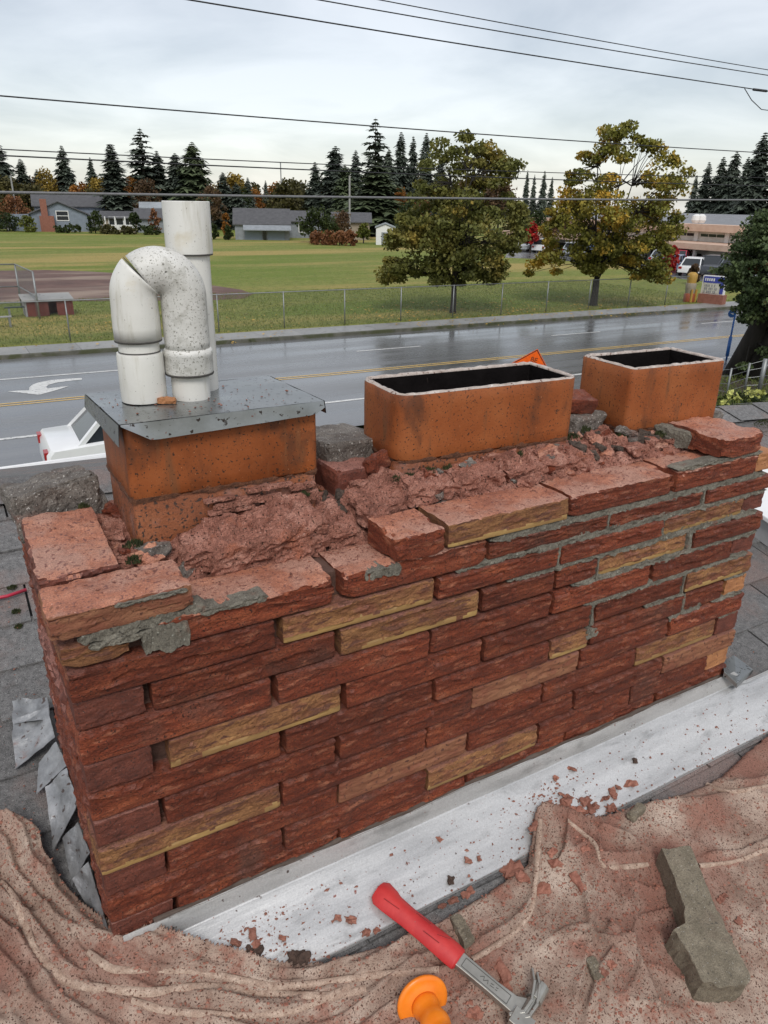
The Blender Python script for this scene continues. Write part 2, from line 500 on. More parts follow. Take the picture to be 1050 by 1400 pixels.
m_dug_red = M('dark red boards', [(.3, (.10,.022,.018)), (.7, (.16,.04,.03))], scale=4, rough=.6, bump=.3, bscale=40)
m_grey = M('mid grey paint', [(.5, (.26,.26,.26))], scale=3, rough=.6, bump=.1)
m_dkgreen = M('dark green paint', [(.5, (.02,.035,.03))], rough=.6, bump=0)
dg = at(48,436, z=S0+.11); de = at(103,434, z=S0+.11)
dug = thing('equipment_shed', 'low dark red shed box with pale roof behind the fence', 'shed', (dg+de)/2)
x0, x1, y0 = dg[0]-.3, de[0]+.1, 39.2
MB().box(x0, x1, y0+1.1, y0+1.2, S0+.1, S0+.85).build('back_wall', m_dug_red, dug)
MB().box(x0, x0+.08, y0, y0+1.1, S0+.1, S0+.85).build('side_wall', m_grey, dug); MB().box(x1-.08, x1, y0, y0+1.1, S0+.1, S0+.85).build('side_wall', m_dug_red, dug)
MB().box(x0+.09, x0+1.05, y0, y0+.06, S0+.1, S0+.80).build('front_panel', m_dug_red, dug); MB().box(x1-.75, x1-.09, y0, y0+.06, S0+.1, S0+.80).build('front_panel', m_dug_red, dug)
MB().add([(x0-.1,y0-.15,S0+.86),(x1+.05,y0-.15,S0+.86),(x1+.05,y0+1.3,S0+1.02),(x0-.1,y0+1.3,S0+1.02),(x0-.1,y0-.15,S0+.90),(x1+.05,y0-.15,S0+.90),(x1+.05,y0+1.3,S0+1.06),(x0-.1,y0+1.3,S0+1.06)], [(3,2,1,0),(4,5,6,7),(0,1,5,4),(1,2,6,5),(2,3,7,6),(3,0,4,7)]).build('roof', m_walk, dug)
bs = thing('backstop_fence', 'tall chain link backstop panel in front of the infield', 'backstop', (3.9, 40.5, S0))
bp = [(3.9,38.4),(3.6,43.2),(-4.0,43.5)]
for (xa, ya), (xb, yb) in zip(bp, bp[1:]):
    for z in (1.15, 2.25): MB().tube([(xa,ya,S0+z),(xb,yb,S0+z)], .03, 8).build('rail', m_galvpost, bs, smooth=True)
for xa, ya in bp+[(-.2,43.35)]: MB().tube([(xa,ya,S0),(xa,ya,S0+2.25)], .045, 8).build('post', m_galvpost, bs, smooth=True)
V = []; F = []
for (xa, ya), (xb, yb) in zip(bp, bp[1:]):
    Lp = math.hypot(xb-xa, yb-ya); A = np.array([xa,ya,S0+.12]); D = np.array([xb-xa,yb-ya,0])/Lp
    for i in range(int((Lp+2.1)/.09)):
        for s in (1, -1):
            sa = i*.09-(2.1 if s > 0 else 0); sb = sa+2.1*s; za, zb = 0, 2.1
            if sa < 0: za += -sa; sa = 0
            if sb < 0: zb -= -sb; sb = 0
            if sb > Lp: zb -= sb-Lp; sb = Lp
            if sa > Lp: za += sa-Lp; sa = Lp
            if zb-za < .05: continue
            b = len(V); r = .003
            for q in (A+D*sa+[0,0,za], A+D*sb+[0,0,zb]): V += [q+[0,0,-r], q+[0,0,r], q+[r,r,0]]
            F += [(b,b+1,b+4,b+3),(b+1,b+2,b+5,b+4),(b+2,b,b+3,b+5)]
tag(mk('wire_mesh', V, F, m_wire, bs), kind='stuff')
def bench(c, L, label, m, rz=0.0):
    t = thing('bench', label, 'bench', c)
    MB().box(c[0]-L/2, c[0]+L/2, c[1]-.14, c[1]+.14, c[2]+.44, c[2]+.48).build('seat', m, t)
    for s in (-1, 1): MB().box(c[0]+s*L*.38-.04, c[0]+s*L*.38+.04, c[1]-.12, c[1]+.12, c[2], c[2]+.438).build('leg', m_galvpost, t)
bench(at(33,433, z=S0+.11), 1.6, 'dark green bench left of the low red shed', m_dkgreen)
bench(at(3,448, z=S0+.11), .9, 'pale bench at the left picture edge behind the fence', m_walk)

# ================================================================ trees
m_bark = M('bark', [(.3, (.010,.008,.006)), (.7, (.030,.025,.020))], scale=6, stretch=(1,1,.25), rough=.9, bump=1, bscale=14, bdist=.02)
m_bark_far = M('bark far', [(.5, (.035,.028,.022))], rough=.9, bump=0)
def leafmat(name, cols, layer=None, scale=.5, island=.35, transl=.25, rough=.6, sp=None):
    return M(name, cols, scale=scale, rough=rough, bump=0, island=island, transl=transl, layer=layer, spec=.3, specks=sp, detail=4)
m_maple = leafmat('maple leaves green', [(.3, (.080,.092,.024)), (.5, (.150,.155,.038)), (.72, (.25,.21,.055))], layer=((.30,.21,.04), .42, .54, .72))
m_maple2 = leafmat('maple leaves turning', [(.3, (.095,.105,.022)), (.5, (.19,.185,.034)), (.72, (.34,.27,.045))], layer=((.58,.35,.05), .45, .50, .66), sp=((.32,.13,.05), .8, .70))
m_fir = leafmat('fir needles', [(.3, (.055,.070,.056)), (.55, (.085,.104,.078)), (.8, (.125,.145,.10))], island=.4, transl=.05, scale=.3)
m_fir2 = leafmat('cedar sprays', [(.3, (.060,.082,.044)), (.55, (.096,.122,.062)), (.8, (.145,.17,.085))], island=.4, transl=.08, scale=.3)
m_near = leafmat('near evergreen sprays', [(.3, (.045,.070,.028)), (.55, (.090,.125,.046)), (.8, (.16,.18,.065))], island=.4, transl=.12, scale=1.2, sp=((.13,.06,.02), 1.6, .66))
AUT = {'orange': leafmat('orange leaves', [(.3, (.17,.065,.014)), (.7, (.36,.16,.03))], scale=.4), 'yellow': leafmat('yellow leaves', [(.3, (.17,.12,.02)), (.7, (.36,.25,.05))], scale=.4),
       'olive': leafmat('olive leaves', [(.3, (.045,.045,.014)), (.7, (.11,.095,.03))], scale=.4), 'green': leafmat('shrub leaves', [(.3, (.018,.030,.008)), (.7, (.055,.075,.018))], scale=.4),
       'red': leafmat('red leaves', [(.3, (.22,.012,.012)), (.7, (.42,.03,.025))], scale=.4), 'brown': leafmat('brown leaves', [(.3, (.07,.04,.022)), (.7, (.16,.10,.05))], scale=.4),
       'lime': leafmat('lime leaves', [(.3, (.07,.085,.015)), (.7, (.17,.18,.03))], scale=.4), 'rust': leafmat('rusty hedge', [(.3, (.16,.065,.03)), (.7, (.30,.14,.06))], scale=.4)}

def leaves_mesh(name, cen, rad, per, size, mat, seed, parent, flat=.0):
    """leaf quads scattered through clumps"""
    rr = np.random.default_rng(seed)
    cen = np.asarray(cen); rad = np.asarray(rad)
    C = np.repeat(cen, per, 0); R = np.repeat(rad, per, 0)
    d = rr.normal(size=C.shape); d /= np.linalg.norm(d, axis=1)[:, None]
    p = C + d*(R*(rr.random(len(C))**.45)[:, None] if R.ndim > 1 else (R*rr.random(len(C))**.45)[:, None])
    n = len(p)
    a = rr.normal(size=(n, 3)); a[:, 2] *= .6; a /= np.linalg.norm(a, axis=1)[:, None]
    b = rr.normal(size=(n, 3)); b[:, 2] -= .4; b -= a*(a*b).sum(1)[:, None]; b /= np.linalg.norm(b, axis=1)[:, None]
    s = size*rr.uniform(.55, 1.25, n)[:, None]
    V = np.stack([p-a*s*.5, p-b*s*.55+a*s*.05, p+a*s*.5, p+b*s*.65], 1).reshape(-1, 3)
    return mk(name, V, np.arange(4*n).reshape(-1, 4), mat, parent)

def in_poly(P, x, y):
    c = False; j = len(P)-1
    for i in range(len(P)):
        if (P[i][1] > y) != (P[j][1] > y) and x < (P[j][0]-P[i][0])*(y-P[i][1])/(P[j][1]-P[i][1]+1e-9)+P[i][0]: c = not c
        j = i
    return c
def broadleaf(name, base, fork_h, outline, n_cl, per, leaf, mat, seed, label, depth=.75, trunk_r=.22, thin=lambda x, y: 1.0, holes=(), crad=(.35,.8)):
    """crown clumps fill the outline seen from the street side, with real depth front to back"""
    rr = random.Random(seed); base = np.array(base, float)
    t = thing(name, label, 'tree', base)
    vd = base-CAM; vd[2] = 0; dist = np.linalg.norm(vd); vd /= dist
    xs = [p[0] for p in outline]; ys = [p[1] for p in outline]
    cl = []; tries = 0
    while len(cl) < n_cl and tries < n_cl*60:
        tries += 1
        px, py = rr.uniform(min(xs), max(xs)), rr.uniform(min(ys), max(ys))
        if not in_poly(outline, px, py) or rr.random() > thin(px, py): continue
        if any((px-h[0])**2/h[2]**2+(py-h[1])**2/h[3]**2 < 1 for h in holes): continue
        # how far inside the outline: sets the room front to back
        m = min(math.hypot(px-a[0], py-a[1]) for a in outline)
        d = ray(px, py); tt = dist/(d@vd)
        room = depth*(m+6)/FPX*dist*1.6
        off = rr.uniform(-1, 1)*room
        q = CAM+d*((dist+off)/(d@vd))
        cl.append((q, rr.uniform(*crad)*min(1, .55+m/50)))
    cen = np.array([c[0] for c in cl]); rad = np.array([c[1] for c in cl])
    R3 = np.stack([rad, rad, rad*.55], 1)
    leaves_mesh('crown', cen, R3, per, leaf, mat, seed, t)
    mb = MB(); fork = base+np.array([0,0,fork_h])
    mb.tube([base-[0,0,.15], base+[0,0,.15], base+[.02,0,fork_h*.5], fork], [trunk_r*1.35, trunk_r*1.05, trunk_r*.9, trunk_r*.85], 10)
    mb.build('trunk', m_bark, t, smooth=True)
    lim = MB(); top = cen[:, 2].max()
    # main limbs fan out, then branches reach into every clump
    mains = []
    for k in range(7):
        a = k*2.399+seed; h = fork[2]+(top-fork[2])*rr.uniform(.35, .8)
        w = (cen[:, :2].max(0)-cen[:, :2].min(0))*.28
        e = np.array([cen[:, 0].mean()+math.cos(a)*w[0]*rr.uniform(.3,1), cen[:, 1].mean()+math.sin(a)*w[1]*rr.uniform(.3,1), h])
        mid = fork*.45+e*.55; mid[2] -= (e[2]-fork[2])*.12
        pth = [fork-[0,0,.1], fork*.75+e*.25, mid, e]
        lim.tube(pth, [trunk_r*.55, trunk_r*.42, trunk_r*.30, trunk_r*.12], 6); mains.append((pth))
    for c in cen:
        best = min(((np.linalg.norm(c-p*1.0)+max(0, p[2]-c[2])*.6, i, j) for i, m_ in enumerate(mains) for j, p in enumerate(m_[1:])), key=lambda z: z[0])
        p0 = mains[best[1]][best[2]+1]; mid = (p0+c)/2+np.array([0,0,.12])
        lim.tube([p0, mid, c], [.035, .020, .006], 4, cap=False)
    lim.build('limbs', m_bark, t, smooth=True)
    return t
t1 = at(619,428, z=S0+.11)
O1 = [(590,195),(622,180),(650,193),(672,208),(700,214),(706,240),(692,262),(715,285),(719,318),(706,345),(712,362),(690,366),(680,387),(655,380),(640,394),(622,386),(600,394),(585,380),(565,374),(548,389),(514,384),(520,362),(540,350),(528,335),(545,302),(560,286),(565,255),(575,222)]
broadleaf('maple_tree', t1, 1.25, O1, 215, 150, .155, m_maple, 11, 'round olive green maple standing behind the fence, nearer the middle', trunk_r=.17,
          thin=lambda x, y: .7 if y < 250 else 1.0, holes=((676,264,17,10),(596,240,11,11),(648,234,13,9),(695,303,11,10),(550,338,14,8),(650,356,15,7),(692,352,9,8),(600,300,10,6),(575,362,8,8),(628,262,9,7),(660,310,9,6)), crad=(.40,.92), depth=.6)
t2 = at(811,418, z=S0+.11)
O2 = [(835,171),(860,168),(880,190),(905,200),(930,213),(943,245),(936,275),(925,300),(928,330),(908,346),(912,386),(895,391),(880,376),(860,382),(855,366),(830,372),(800,373),(780,370),(765,382),(740,379),(721,389),(717,372),(735,350),(745,335),(737,315),(745,295),(760,280),(769,262),(771,238),(790,228),(795,213),(815,205),(818,188)]
broadleaf('maple_tree', t2, 1.5, O2, 225, 135, .155, m_maple2, 23, 'taller airy maple turning yellow, left of the school sign', trunk_r=.22,
          thin=lambda x, y: .60 if y < 255 else (.85 if y < 300 else 1.0), holes=((858,255,13,26),(812,250,8,14),(885,265,8,14),(835,225,7,12),(868,215,9,9),(800,345,12,7),(790,262,9,8),(905,235,8,8),(762,320,9,6),(872,320,10,7),(830,318,8,7),(895,352,8,6),(775,362,6,6)), crad=(.40,.92), depth=.6)
litter('fallen_leaves', 420, t1[0], t1[1], 6, m_fallen, 3, 'fallen leaves on the grass around the olive maple')
litter('fallen_leaves', 360, t2[0]-1, t2[1], 6, m_fallen, 4, 'yellow leaves fallen under the airy maple')
litter('fallen_leaves', 160, 8, 33.5, 7, m_fallen, 5, 'scattered fallen leaves in the grass behind the left fence')

def conifer_mesh(seed, h, r, kind):
    """branches in whorls, each a drooping spray of narrow faces"""
    rr = random.Random(seed); V = []; F = []
    z0 = h*(.04 if kind != 'gap' else .12); nw = int(46*(1.3 if kind == 'dense' else 1) if kind != 'gap' else 30)
    for i in range(nw):
        t = i/(nw-1); z = z0+(h-z0)*t**(.92)
        prof = (1-t)**.72 if kind == 'spire' else ((1-t**1.6)*.9+.08 if kind == 'dense' else (1-t)**.55)
        R = r*prof*rr.uniform(.80, 1.25)+h*.010
        nb = max(4, int((12 if kind != 'gap' else 7)*(.5+.5*prof)))
        for b in range(nb):
            a = rr.uniform(0, 6.283); L = R*rr.uniform(.55, 1.15); dr = rr.uniform(.05,.35)*L*(1.0 if kind != 'gap' else .6)
            ca, sa = math.cos(a), math.sin(a)
            if kind == 'gap' and rr.random() < .2: continue
            ns = 4
            for k in range(ns):
                s0 = L*(.15+.75*k/ns); wd = L*.50*(1.1-k/ns)+.22; le = L*.45+.40
                for sg in (-1, 1):
                    an = a+sg*rr.uniform(.35,.9)
                    p = np.array([ca*s0, sa*s0, z-dr*(s0/L)**2+rr.uniform(-.1,.1)*L*.3])
                    e = p+np.array([math.cos(an)*le*.6, math.sin(an)*le*.6, -le*rr.uniform(.1,.5)])
                    w = np.array([-math.sin(an), math.cos(an), rr.uniform(-.5,.5)])*wd*.42
                    j = len(V); V += [p-w, p+w, e+w*.25, e-w*.25]; F.append((j, j+1, j+2, j+3))
            p0 = np.array([0,0,z+.02*h*0]); e = np.array([ca*L, sa*L, z-dr]); w = np.array([-sa, ca, 0])*L*.07
            j = len(V); V += [p0-w, p0+w, e+w*.3, e-w*.3]; F.append((j, j+1, j+2, j+3))
    # leader
    j = len(V); V += [np.array([-.1,0,h*.95]), np.array([.1,0,h*.95]), np.array([0,0,h*1.02])]; F.append((j, j+1, j+2))
    me = bpy.data.meshes.new('crown'); me.from_pydata([tuple(map(float, v)) for v in V], [], F); me.update()
    return me
def trunk_mesh(h, r):
    m = MB().tube([(0,0,-.5),(0,0,h*.5),(0,0,h*.97)], [r, r*.6, r*.1], 7)
    me = bpy.data.meshes.new('trunk'); me.from_pydata(m.v, [], m.f); me.materials.append(m_bark_far); me.update(); return me
PROTO = {}
for kd in ('spire', 'dense', 'broad', 'gap'):
    for v in range(3):
        me = conifer_mesh(v*17+len(kd), 20.0, {'spire': 4.2, 'dense': 2.6, 'broad': 4.6, 'gap': 3.4}[kd], kd)
        me.materials.append(m_fir2 if kd in ('dense', 'broad') and v == 1 else m_fir)
        PROTO[(kd, v)] = me
TR = trunk_mesh(20.0, .32)
def conifer(px, top_py, half_px, kd, v, dist, label):
    base = at(px, 300, dist=dist); base[2] = S0+.05
    top = at(px, top_py, dist=dist)
    h = top[2]-base[2]; pr = {'spire': 4.2, 'dense': 2.6, 'broad': 4.6, 'gap': 3.4}[kd]
    w = half_px/FPX*dist*1.15
    t = thing('conifer_tree', label, 'tree', base, 'conifers beyond the playing field')
    for nm, me in (('crown', PROTO[(kd, v)]), ('trunk', TR)):
        o = bpy.data.objects.new(nm, me); COL.objects.link(o); o.parent = t
        o.scale = (w/pr*1.12, w/pr*1.12, h/20.0); o.rotation_euler[2] = px*1.7
    return t
CON = [(12,197,22,'broad',0,172,'dark broad conifer at the left picture edge'), (40,218,17,'spire',1,176,'second conifer from the left picture edge'), (97,200,17,'spire',2,178,'conical conifer behind the blue house'),
 (133,216,11,'spire',0,182,'small pointed conifer between the conical one and the narrow cedar'), (162,198,18,'dense',0,150,'narrow dense cedar column right of the blue house'), (203,177,27,'gap',0,170,'tall ragged spruce just left of the white pipes'),
 (222,207,20,'spire',1,174,'conifer directly right of the tall ragged spruce'), (246,210,20,'broad',2,168,'broad conifer behind the tall white pipe'), (270,195,26,'broad',1,166,'big dark conifer right above the tall white pipe'),
 (308,236,17,'spire',0,160,'medium conifer right of the white pipe'), (325,250,13,'broad',0,158,'low conifer behind the grey garage, left end'), (341,243,11,'spire',2,168,'slim conifer above the grey garage roof'), (365,247,7,'spire',1,186,'tiny distant conifer left of the gap in the trees'),
 (388,244,7,'spire',0,190,'tiny distant conifer right of the bare mast'), (402,247,7,'spire',2,188,'small distant conifer before the dark middle group'), (432,222,17,'spire',2,160,'leftmost conifer of the dark middle group'), (459,200,24,'broad',0,156,'full dark conifer of the middle group'),
 (486,206,17,'spire',0,158,'conifer between the full one and the tall thin one'), (512,163,22,'gap',1,160,'tallest thin conifer with open ragged top in the middle'), (515,222,36,'broad',1,140,'wide light green cedar in front of the middle group'), (546,181,19,'spire',1,164,'high conifer right of the tall thin one'),
 (562,187,14,'spire',2,168,'slender conifer left of the olive maple top'), (579,182,17,'spire',0,166,'conifer partly hidden by the olive maple'), (716,233,6,'spire',0,190,'leftmost tiny conifer between the two maples'), (726,239,6,'spire',1,194,'second tiny conifer between the two maples'),
 (739,234,8,'spire',2,190,'third tiny conifer between the two maples'), (750,242,6,'spire',0,192,'rightmost tiny conifer between the two maples'), (943,240,10,'spire',1,150,'low conifer just right of the airy maple'), (957,222,15,'spire',2,140,'leftmost conifer above the school roof'),
 (975,215,17,'spire',0,138,'second conifer above the school roof'), (991,208,16,'broad',2,136,'third conifer above the school roof'), (1024,182,25,'spire',1,130,'tallest conifer above the school roof'), (1052,186,20,'gap',2,130,'conifer cut by the right picture edge'),
 (60,232,12,'spire',0,186,'faint conifer between the left edge pair and the conical one'), (530,205,16,'broad',2,158,'dark conifer behind the wide light green cedar'), (472,225,18,'broad',1,150,'low broad conifer inside the middle group'), (600,215,18,'spire',2,160,'conifer hidden behind the olive maple crown'), (1008,215,16,'spire',0,142,'conifer behind the tallest one above the school')]
for c in CON: conifer(*c)
def bush(name, px, py_base, py_top, half_px, key, dist, label, seed, trunk=False, per=26, cat='tree', group=None):
    base = at(px, py_base, dist=dist); base[2] = S0+.05
    top = at(px, py_top, dist=dist); h = top[2]-base[2]; w = half_px/FPX*dist*1.12
    rr = random.Random(seed); t = thing(name, label, cat, base, group)
    n = int(40+w*h*1.3); n = min(n, 150)
    cen = []; rad = []
    for k in range(n):
        a = rr.uniform(0, 6.28); u = rr.random()**.5; z = rr.uniform(.12 if not trunk else .3, .95); pr = math.sin(min(1, (z+.12)*.9)*math.pi)**.6
        cen.append(base+np.array([math.cos(a)*u*w*pr, math.sin(a)*u*w*.8*pr, z*h])); rad.append(rr.uniform(.14,.30)*min(w*1.3, h))
    leaves_mesh('crown', cen, np.array(rad), per, max(.26, min(w, h)*.12), AUT[key], seed, t)
    MB().tube([base-[0,0,.3], base+[0,0,h*.35], base+[0,0,h*.7]], [.05+h*.018, .04+h*.014, .03], 6).build('trunk', m_bark_far, t)
    return t
BT = [(70,306,230,14,'yellow',175,'pale yellow tree behind the conical conifer'), (112,306,252,18,'orange',172,'orange tree behind the blue house roof'), (140,306,243,15,'yellow',168,'yellow tree left of the narrow cedar'), (127,306,256,12,'olive',160,'olive tree behind the right end of the blue house'),
 (184,306,240,12,'orange',168,'orange tree right of the narrow cedar'), (203,306,245,17,'brown',158,'brownish tree in front of the ragged spruce'), (20,306,248,26,'olive',165,'olive tree at the left picture edge'), (50,306,252,18,'olive',160,'dull green tree left behind the blue house'), (22,312,268,16,'rust',150,'rusty red shrub tree left of the blue house'),
 (292,308,255,16,'brown',152,'brown tree right of the tall white pipe'), (350,306,258,14,'orange',176,'orange tree top above the grey garage'), (330,308,256,14,'green',162,'green tree behind the grey garage ridge'), (395,306,250,26,'olive',170,'wide olive tree above the grey garage'), (425,308,258,18,'olive',162,'olive tree left of the middle conifers'),
 (546,312,255,13,'orange',150,'orange tree left of the olive maple'), (574,312,258,14,'rust',146,'rusty tree behind the olive maple'), (436,322,285,22,'green',112,'round dark green tree in front of the houses, left of the shed'), (468,324,290,15,'brown',114,'dark bush tree right of the round green tree'), (497,325,306,8,'lime',112,'yellow green bush left of the white shed'),
 (160,312,262,10,'brown',158,'thin brown tree at the foot of the narrow cedar'), (732,330,288,15,'green',100,'green tree between the two maples'), (725,340,303,9,'red',98,'bright red small tree between the two maples'), (765,330,285,16,'brown',105,'brown tree behind the airy maple at the left'), (838,345,316,7,'red',92,'red bush behind the airy maple trunk'),
 (919,345,336,9,'red',70,'red small tree at the left end of the school front'), (700,325,275,14,'olive',120,'olive tree behind the right side of the olive maple'), (790,310,262,20,'green',130,'green tree far behind the airy maple'), (560,330,275,18,'green',128,'green tree behind the left side of the olive maple'), (640,320,270,25,'olive',130,'olive tree far behind the olive maple')]
for i, b in enumerate(BT): bush('autumn_tree', *b, seed=500+i, trunk=True, group='broadleaf trees beyond the playing field')
fill = []
rf = random.Random(99)
for i, px in enumerate(range(-20, 700, 24)):
    if 360 < px < 380: continue
    fill.append((px+rf.randint(-6,6), 306, rf.randint(240,262), rf.randint(19,27), rf.choice(['olive','green','olive','brown','green','yellow','orange','olive']), rf.randint(178,190)))
for i, b in enumerate(fill): bush('background_tree', *b, ORD[i]+' tree from the left in the mixed background belt behind the houses', seed=1500+i, trunk=True, group='far background tree belt')
SB = [(10,316,290,14,'green',142,'dark shrub beside the parked car at far left'), (38,318,296,9,'lime',140,'lime green young tree left of the brick chimney wall'), (131,320,288,9,'green',136,'dark upright shrub right of the blue house'), (186,318,290,7,'green',134,'small upright shrub in front of the grey porch'),
 (150,321,308,10,'olive',134,'low olive shrub along the field edge'), (172,321,310,12,'olive',133,'second low shrub along the field edge'), (95,319,307,18,'green',138,'ivy shrub at the foot of the blue house'), (205,322,309,12,'green',132,'low hedge left of the white pipes'), (292,326,306,6,'green',118,'small green bush left of the grey garage'), (312,326,308,5,'green',117,'small bush at the garage corner'),
 (213,318,285,7,'rust',136,'rusty shrub just left of the tall pipe'), (310,322,290,5,'orange',124,'orange shrub left of the grey garage gable')]
for i, b in enumerate(SB): bush('garden_shrub', *b, seed=700+i, cat='shrub', group='shrubs along the far gardens', per=22)
for i in range(4):
    bush('hedge_bush', 434+i*15, 330, 316, 9, 'rust', 107-i*.6, ['leftmost part of the rusty hedge before the shed', 'second bush of the rusty hedge', 'third bush of the rusty hedge', 'rusty hedge bush nearest the white shed'][i], 800+i, cat='hedge', group='rusty hedge')

# ================================================================ houses across the field
m_blue = M('blue grey siding', [(.5, (.20,.235,.28))], scale=2, rough=.7, bump=.4, bscale=2, bstretch=(.1,.1,12), bdist=.02)
m_roofd = M('dark roof', [(.3, (.06,.06,.065)), (.7, (.10,.10,.105))], scale=2, rough=.7, bump=.4, bscale=6, bdist=.02)
m_roofl = M('pale wet roof', [(.5, (.30,.33,.35))], scale=2, rough=.3, bump=.1)
m_trim = M('white trim', [(.5, (.72,.72,.70))], rough=.5, bump=0)
m_glass = M('window glass', [(.5, (.025,.03,.035))], rough=.08, bump=0, spec=.6)
m_brickfar = M('far brick', [(.3, (.20,.075,.05)), (.7, (.30,.13,.09))], scale=6, rough=.8, bump=.3)
m_tan = M('tan siding', [(.5, (.30,.25,.19))], scale=2, rough=.7, bump=.2)
m_gsid = M('grey siding', [(.5, (.24,.26,.28))], scale=2, rough=.7, bump=.3, bscale=2, bstretch=(.1,.1,10), bdist=.02)
def frame(p0, p1):
    """axes of a facade standing on the ground between two ground points (left, right as seen)"""
    a = np.array(p0[:2]); b = np.array(p1[:2]); L = np.linalg.norm(b-a); u = (b-a)/L; nv = np.array([-u[1], u[0]])   # nv points away from the camera
    def T(s, d, z): q = a+u*s+nv*d; return (q[0], q[1], S0+.05+z)
    return T, L
def tbox(T, s0, s1, d0, d1, z0, z1):
    m = MB(); return m.add([T(s0,d0,z0),T(s1,d0,z0),T(s1,d1,z0),T(s0,d1,z0),T(s0,d0,z1),T(s1,d0,z1),T(s1,d1,z1),T(s0,d1,z1)], [(3,2,1,0),(4,5,6,7),(0,1,5,4),(1,2,6,5),(2,3,7,6),(3,0,4,7)])
def gable_front(T, s0, s1, d0, d1, ze, za, wall, roofm, t, ov=.4):
    """gable end facing the camera"""
    sm = (s0+s1)/2; m = MB()
    P = [(s0,0),(s1,0),(s1,ze),(sm,za),(s0,ze)]
    m.add([T(s,d0,z) for s, z in P]+[T(s,d1,z) for s, z in P], [(0,1,2,3,4),(9,8,7,6,5)]+[(i,5+i,5+(i+1) % 5,(i+1) % 5) for i in range(5)])
    m.build('wall', wall, t)
    k = (za-ze)/(sm-s0)
    for a, b in ((s0-ov, sm), (s1+ov, sm)):
        za_ = za+.06; zb = ze-k*ov+.06
        mm = MB(); mm.add([T(a,d0-ov,zb),T(b,d0-ov,za_),T(b,d1+ov,za_),T(a,d1+ov,zb),T(a,d0-ov,zb+.16),T(b,d0-ov,za_+.16),T(b,d1+ov,za_+.16),T(a,d1+ov,zb+.16)], [(3,2,1,0),(4,5,6,7),(0,1,5,4),(1,2,6,5),(2,3,7,6),(3,0,4,7)])
        mm.build('roof', roofm, t)
def gable_side(T, s0, s1, d0, d1, ze, za, wall, roofm, t, ov=.4):
    """ridge runs left to right"""
    dm = (d0+d1)/2; m = MB(); P = [(d0,0),(d1,0),(d1,ze),(dm,za),(d0,ze)]
    m.add([T(s0,d,z) for d, z in P]+[T(s1,d,z) for d, z in P], [(0,1,2,3,4),(9,8,7,6,5)]+[(i,5+i,5+(i+1) % 5,(i+1) % 5) for i in range(5)])
    m.build('wall', wall, t)
    k = (za-ze)/(dm-d0)
    for a, b in ((d0-ov, dm), (d1+ov, dm)):
        zb = ze-k*ov+.06; zt = za+.06
        mm = MB(); mm.add([T(s0-ov,a,zb),T(s1+ov,a,zb),T(s1+ov,b,zt),T(s0-ov,b,zt),T(s0-ov,a,zb+.16),T(s1+ov,a,zb+.16),T(s1+ov,b,zt+.16),T(s0-ov,b,zt+.16)], [(3,2,1,0),(4,5,6,7),(0,1,5,4),(1,2,6,5),(2,3,7,6),(3,0,4,7)])
        mm.build('roof', roofm, t)
def window(T, s, z, w, h, t, d=0, cols=1, rows=1):
    fr = MB()
    for a, b, c, e in ((s-.12,s,z-.12,z+h+.12),(s+w,s+w+.12,z-.12,z+h+.12),(s,s+w,z-.12,z),(s,s+w,z+h,z+h+.12)):
        q = tbox(T, a, b, d-.08, d-.002, c, e); fr.add(q.v, q.f)
    for i in range(1, cols): q = tbox(T, s+w*i/cols-.05, s+w*i/cols+.05, d-.06, d-.012, z, z+h); fr.add(q.v, q.f)
    for i in range(1, rows): q = tbox(T, s, s+w, d-.058, d-.012, z+h*i/rows-.05, z+h*i/rows+.05); fr.add(q.v, q.f)
    wd = fr.build('window', m_trim, t)
    tbox(T, s, s+w, d-.03, d-.004, z, z+h).build('pane', m_glass, wd)
def house(px0, px1, py, dist, label):
    a = at(px0, py, dist=dist); b = at(px1, py, dist=dist+ (0)); T, L = frame(a, b)
    t = thing('house', label, 'house', ((a[0]+b[0])/2, (a[1]+b[1])/2, S0)); return T, L, t
def zpx(py, dist, px): return at(px, py, dist=dist)[2]-(S0+.05)
T, L, t = house(45,122,316,143,'blue grey house with brick chimney and white window across the field')
z1, z2 = zpx(293,143,80), zpx(277,143,88)
gable_front(T, 0, L, 0, 9, z1, z2, m_blue, m_roofd, t)
gable_side(T, .5, L+3.5, 9.2, 18, zpx(282,152,90), zpx(264.5,155,90), m_blue, m_roofd, t)
tbox(T, L*.15, L*.15+2.2, -.9, -.02, 0, zpx(295,143,60)).build('chimney_base', m_brickfar, t); tbox(T, L*.19, L*.19+1.0, -.75, -.021, zpx(295,143,60)+.002, zpx(272,143,60)).build('chimney_stack', m_brickfar, t)
window(T, L*.455, zpx(301,143,85), 1.75, 1.35, t, 0, 1, 2)
tbox(T, -3.2, -.05, 2, 8, 0, z1*.95).build('side_wing', m_blue, t); tbox(T, L+.6, L+4.2, 3, 9, 0, z1*.98).build('side_wing', m_gsid, t)
T, L, t = house(142,192,319,138,'low tan bungalow with white porch rail right of the narrow cedar')
gable_side(T, 0, L, 3.0, 10, zpx(299,138,165), zpx(291,140,165), m_tan, m_roofd, t)
tbox(T, .2, L*.9, 0, .1, .6, 1.35).build('porch_rail', m_trim, t)
for k in range(4): tbox(T, .3+k*L*.27, .5+k*L*.27, .11, .3, 0, 2.6).build('porch_post', m_trim, t)
window(T, 1.0, 1.2, 2.2, 1.2, t, 3.0, 2, 1); window(T, L*.6, 1.2, 1.6, 1.2, t, 3.0, 2, 1)
T, L, t = house(188,232,319,136,'house with pale wet roof panel behind the white pipes')
gable_side(T, 0, L, 4, 11, zpx(300,136,200), zpx(287,140,200), m_gsid, m_roofd, t)
